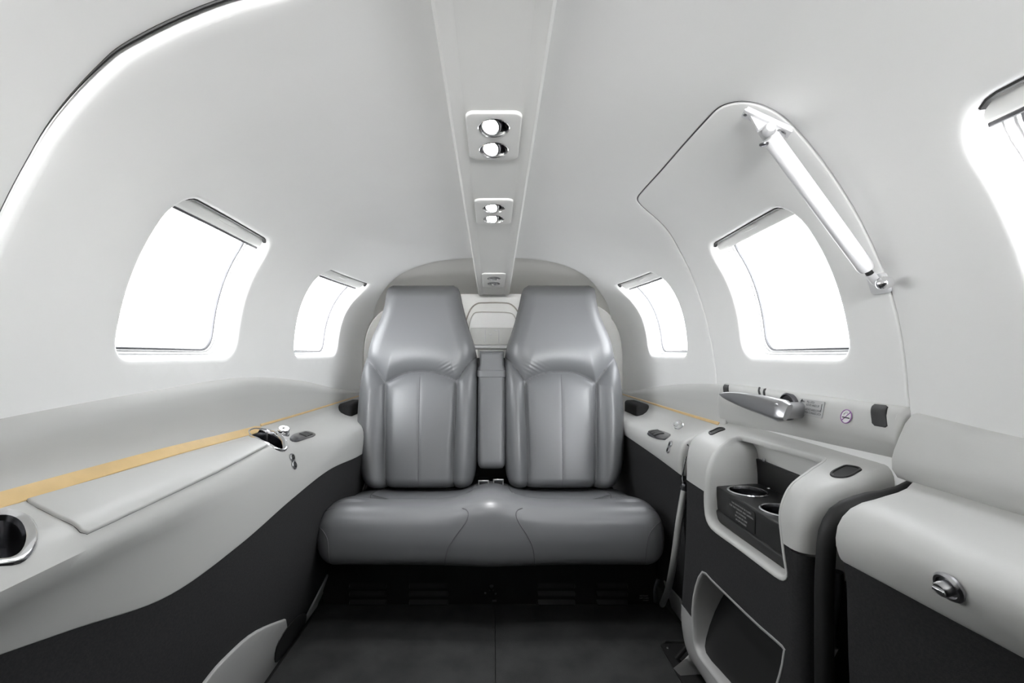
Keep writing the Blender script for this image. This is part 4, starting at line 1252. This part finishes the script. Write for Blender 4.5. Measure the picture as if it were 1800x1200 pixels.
# cushion
X0, X1 = -.482, .465
prof = smooth_loop([(1.60, -.585), (1.42, -.592), (1.30, -.590), (1.252, -.582), (1.222, -.560), (1.212, -.520), (1.212, -.480), (1.222, -.447), (1.248, -.428), (1.285, -.424), (1.34, -.431), (1.42, -.450), (1.52, -.474), (1.62, -.492), (1.69, -.505), (1.72, -.53), (1.70, -.57)], 7)
nu = 190
xs = np.linspace(-1, 1, nu); xs = .6 * xs + .4 * np.sin(PI / 2 * xs)
rows = []
pc_ = (1.45, -.51)
pan = [[(-.40, 1.70), (-.405, 1.50), (-.355, 1.395), (-.25, 1.365), (-.13, 1.372), (-.085, 1.40), (-.075, 1.50), (-.07, 1.70)]]
panL = smooth_loop(pan[0], 5, False); panR = [(-.02 - x, y) for x, y in panL]
for u in xs:
    X = (X0 + X1) / 2 + (X1 - X0) / 2 * u
    ed = (X1 - X0) / 2 * (1 - abs(u)); e = min(ed / .05, 1); sc = math.sqrt(max(0, 1 - (1 - e) ** 2))
    ring = []
    for D, Z in prof:
        topw = 1 / (1 + math.exp(-(Z + .47 + max(0, D - 1.3) * .14) / .012))
        hump = .034 * math.exp(-((X + .010) / (.085 + .05 * max(0, (1.35 - D)))) ** 2) * topw
        fr = math.exp(-((X + .010) / .11) ** 2) * .012 if D < 1.25 else 0
        side = .006 * math.exp(-((ed - .07) / .05) ** 2) * topw * (D > 1.3)
        dip = 0.0
        if D > 1.33 and topw > .5:
            xm = abs(X + .010)
            a_ = 1 / (1 + math.exp(-(xm - .085) / .010)); b_ = 1 / (1 + math.exp((xm - .385) / .008)); c_ = 1 / (1 + math.exp(-(D - 1.375) / .007))
            dip = -.024 * a_ * b_ * c_ / (1 + math.exp((D - 1.50) / .016))
        f = sc if D < 1.4 else 1 - (1 - sc) * .8
        z = pc_[1] + (Z - pc_[1]) * (.45 + .55 * f) + hump + side + dip
        d = pc_[0] + (D - pc_[0]) * (.86 + .14 * sc) - fr
        ring.append(W(X, d, z))
    rows.append(ring)
mb = MB(); mb.grid(rows, True); mb.cap(rows[0]); mb.cap(rows[-1])
cu = mb.build('seat_cushion', M['seat'], bench, angle=None, merge=1e-6)
BV = BVHTree.FromPolygons([tuple(v.co) for v in cu.data.vertices], [tuple(p.vertices) for p in cu.data.polygons])
def cu_seam(pts, nm, r=.0015, close=False):
    sp = smooth_loop(pts, 8, False); out = []
    for p in sp:
        d = Vector((ray(*p)[0], 1, ray(*p)[1])).normalized(); h = BV.ray_cast(W(0, 0, 0), d)
        if h[0] is not None: out.append(h[0] + h[1] * .0001)
    m_ = MB(); m_.tube(out, r, 6); m_.build(nm, M['seam'], cu)
cu_seam([(813, 893), (820, 896), (823, 904), (818, 918), (802, 940), (788, 962), (783, 985), (783, 1003)], 'front_seam')
cu_seam([(918, 893), (910, 896), (907, 904), (912, 918), (925, 938), (936, 960), (940, 985), (940, 1003)], 'front_seam')
cu_seam([(592, 892), (575, 897), (563, 906), (557, 914), (562, 926), (570, 936), (576, 950), (578, 975), (580, 1000)], 'side_seam', .0009)
cu_seam([(1140, 893), (1155, 900), (1163, 914), (1152, 924), (1142, 938), (1138, 955), (1135, 980), (1133, 1000)], 'side_seam', .0009)
def cu_down(line, nm, r=.0011):
    out = []
    for x, y in line:
        h = BV.ray_cast(W(x, y, 0), Vector((0, 0, -1)))
        if h[0] is not None: out.append(h[0])
    m_ = MB(); m_.tube(out, r * 1.5, 6); m_.build(nm, M['seam'], cu)
cu_down(panL, 'pan_seam'); cu_down(panR, 'pan_seam')
cu_down([(-.405, 1.50), (-.30, 1.47), (-.2, 1.465), (-.12, 1.475), (-.078, 1.49)], 'cross_seam'); cu_down([(.385, 1.50), (.28, 1.47), (.18, 1.465), (.10, 1.475), (.058, 1.49)], 'cross_seam')

mb = MB(); mb.box(W(-.0115, 1.83, -.32), (.93, .06, .60), bev=.01); mb.build('rear_frame', M['rubber'], bench, angle=40)
mb = MB(); mb.box(W(-.0115, 1.74, -.52), (.90, .16, .06), bev=.01); mb.build('rear_cover', M['rubber'], bench, angle=40)
# base box with louvres
mb = MB(); mb.box(W(-.011, 1.60, -.69), (1.062, .32, .22), bev=.006)
base = mb.build('base', M['black'], bench, angle=40)
mb = MB(); mb.box(W(-.011, 1.50, -.583), (.86, .36, .02), bev=.004); mb.build('seat_pan', M['rubber'], base)
for x0, x1 in ((613, 682), (718, 790), (943, 1012), (1046, 1104)):
    xa_, xb_ = (x0 - CX) * 1.44 / FPX, (x1 - CX) * 1.44 / FPX
    mb = MB()
    for py in (1032, 1046, 1061):
        z = (CY - py) * 1.435 / FPX
        vs = [W(xa_ + .004, 1.441, z + .012), W(xb_ - .004, 1.441, z + .012), W(xb_, 1.441, z), W(xa_, 1.441, z), W(xa_ + .006, 1.429, z + .001), W(xb_ - .006, 1.429, z + .001), W(xa_ + .006, 1.430, z - .002), W(xb_ - .006, 1.430, z - .002)]
        mb.add(vs, [(0, 1, 5, 4), (0, 4, 3), (1, 2, 5), (4, 5, 7, 6), (3, 4, 6), (2, 7, 5)])
    mb.build('louvre_vent', M['caddy'], base, smooth=False)
mb = MB(); D = 1.436
for px, py, r in ((864, 1030, .006), (853, 1042, .003), (871, 1043, .003), (861, 1037, .0022), (867, 1037, .0022)):
    mb.lathe(pD(px, py, D), (0, -1, 0), [(r, -.002), (r, .002), (r * .5, .003), (0, .003)], 12)
mb.box(pD(869, 1055, 1.434), (.014, .008, .005), bev=.001)
mb.build('latch_fitting', M['darkmetal'], base)
pf = Plane(pD(1132, 1050, 1.4385), (1, 0, 0), (0, 0, 1), (0, -1, 0))
text('RESTRAINT', .0055, pf, 0, .004, M['pale_ink'], base, name='placard_text', align='CENTER'); text('KEEP CLEAR', .0055, pf, 0, -.003, M['pale_ink'], base, name='placard_text', align='CENTER'); text('OF HEAT', .0045, pf, .006, -.010, M['pale_ink'], base, name='placard_text', align='CENTER')

# seat belt buckles between the backrests
for (px, py, lab) in ((850, 853, 'left grey metal seat belt buckle standing between the seat backs'), (876, 851, 'right grey metal seat belt buckle standing between the seat backs')):
    D = 1.615; c = pD(px, py, D) + Vector((0, 0, .010))
    t = empty('seat_belt_buckle', c, lab, 'seat belt buckle', 'belt buckles between the seat backs')
    mb = MB(); w, h, th = .019, .012, .003
    mb.box(c + Vector((0, 0, .006)), (2 * w, .006, .007), bev=.002); mb.box(c + Vector((-w + .002, 0, -.004)), (.004, .006, .024), bev=.0015); mb.box(c + Vector((w - .002, 0, -.004)), (.004, .006, .024), bev=.0015)
    mb.build('buckle_frame', M['satin'], t, angle=40)
    mb = MB(); mb.box(c + Vector((0, .004, -.012)), (.032, .006, .034), bev=.002); mb.build('webbing', M['black'], t, angle=40)
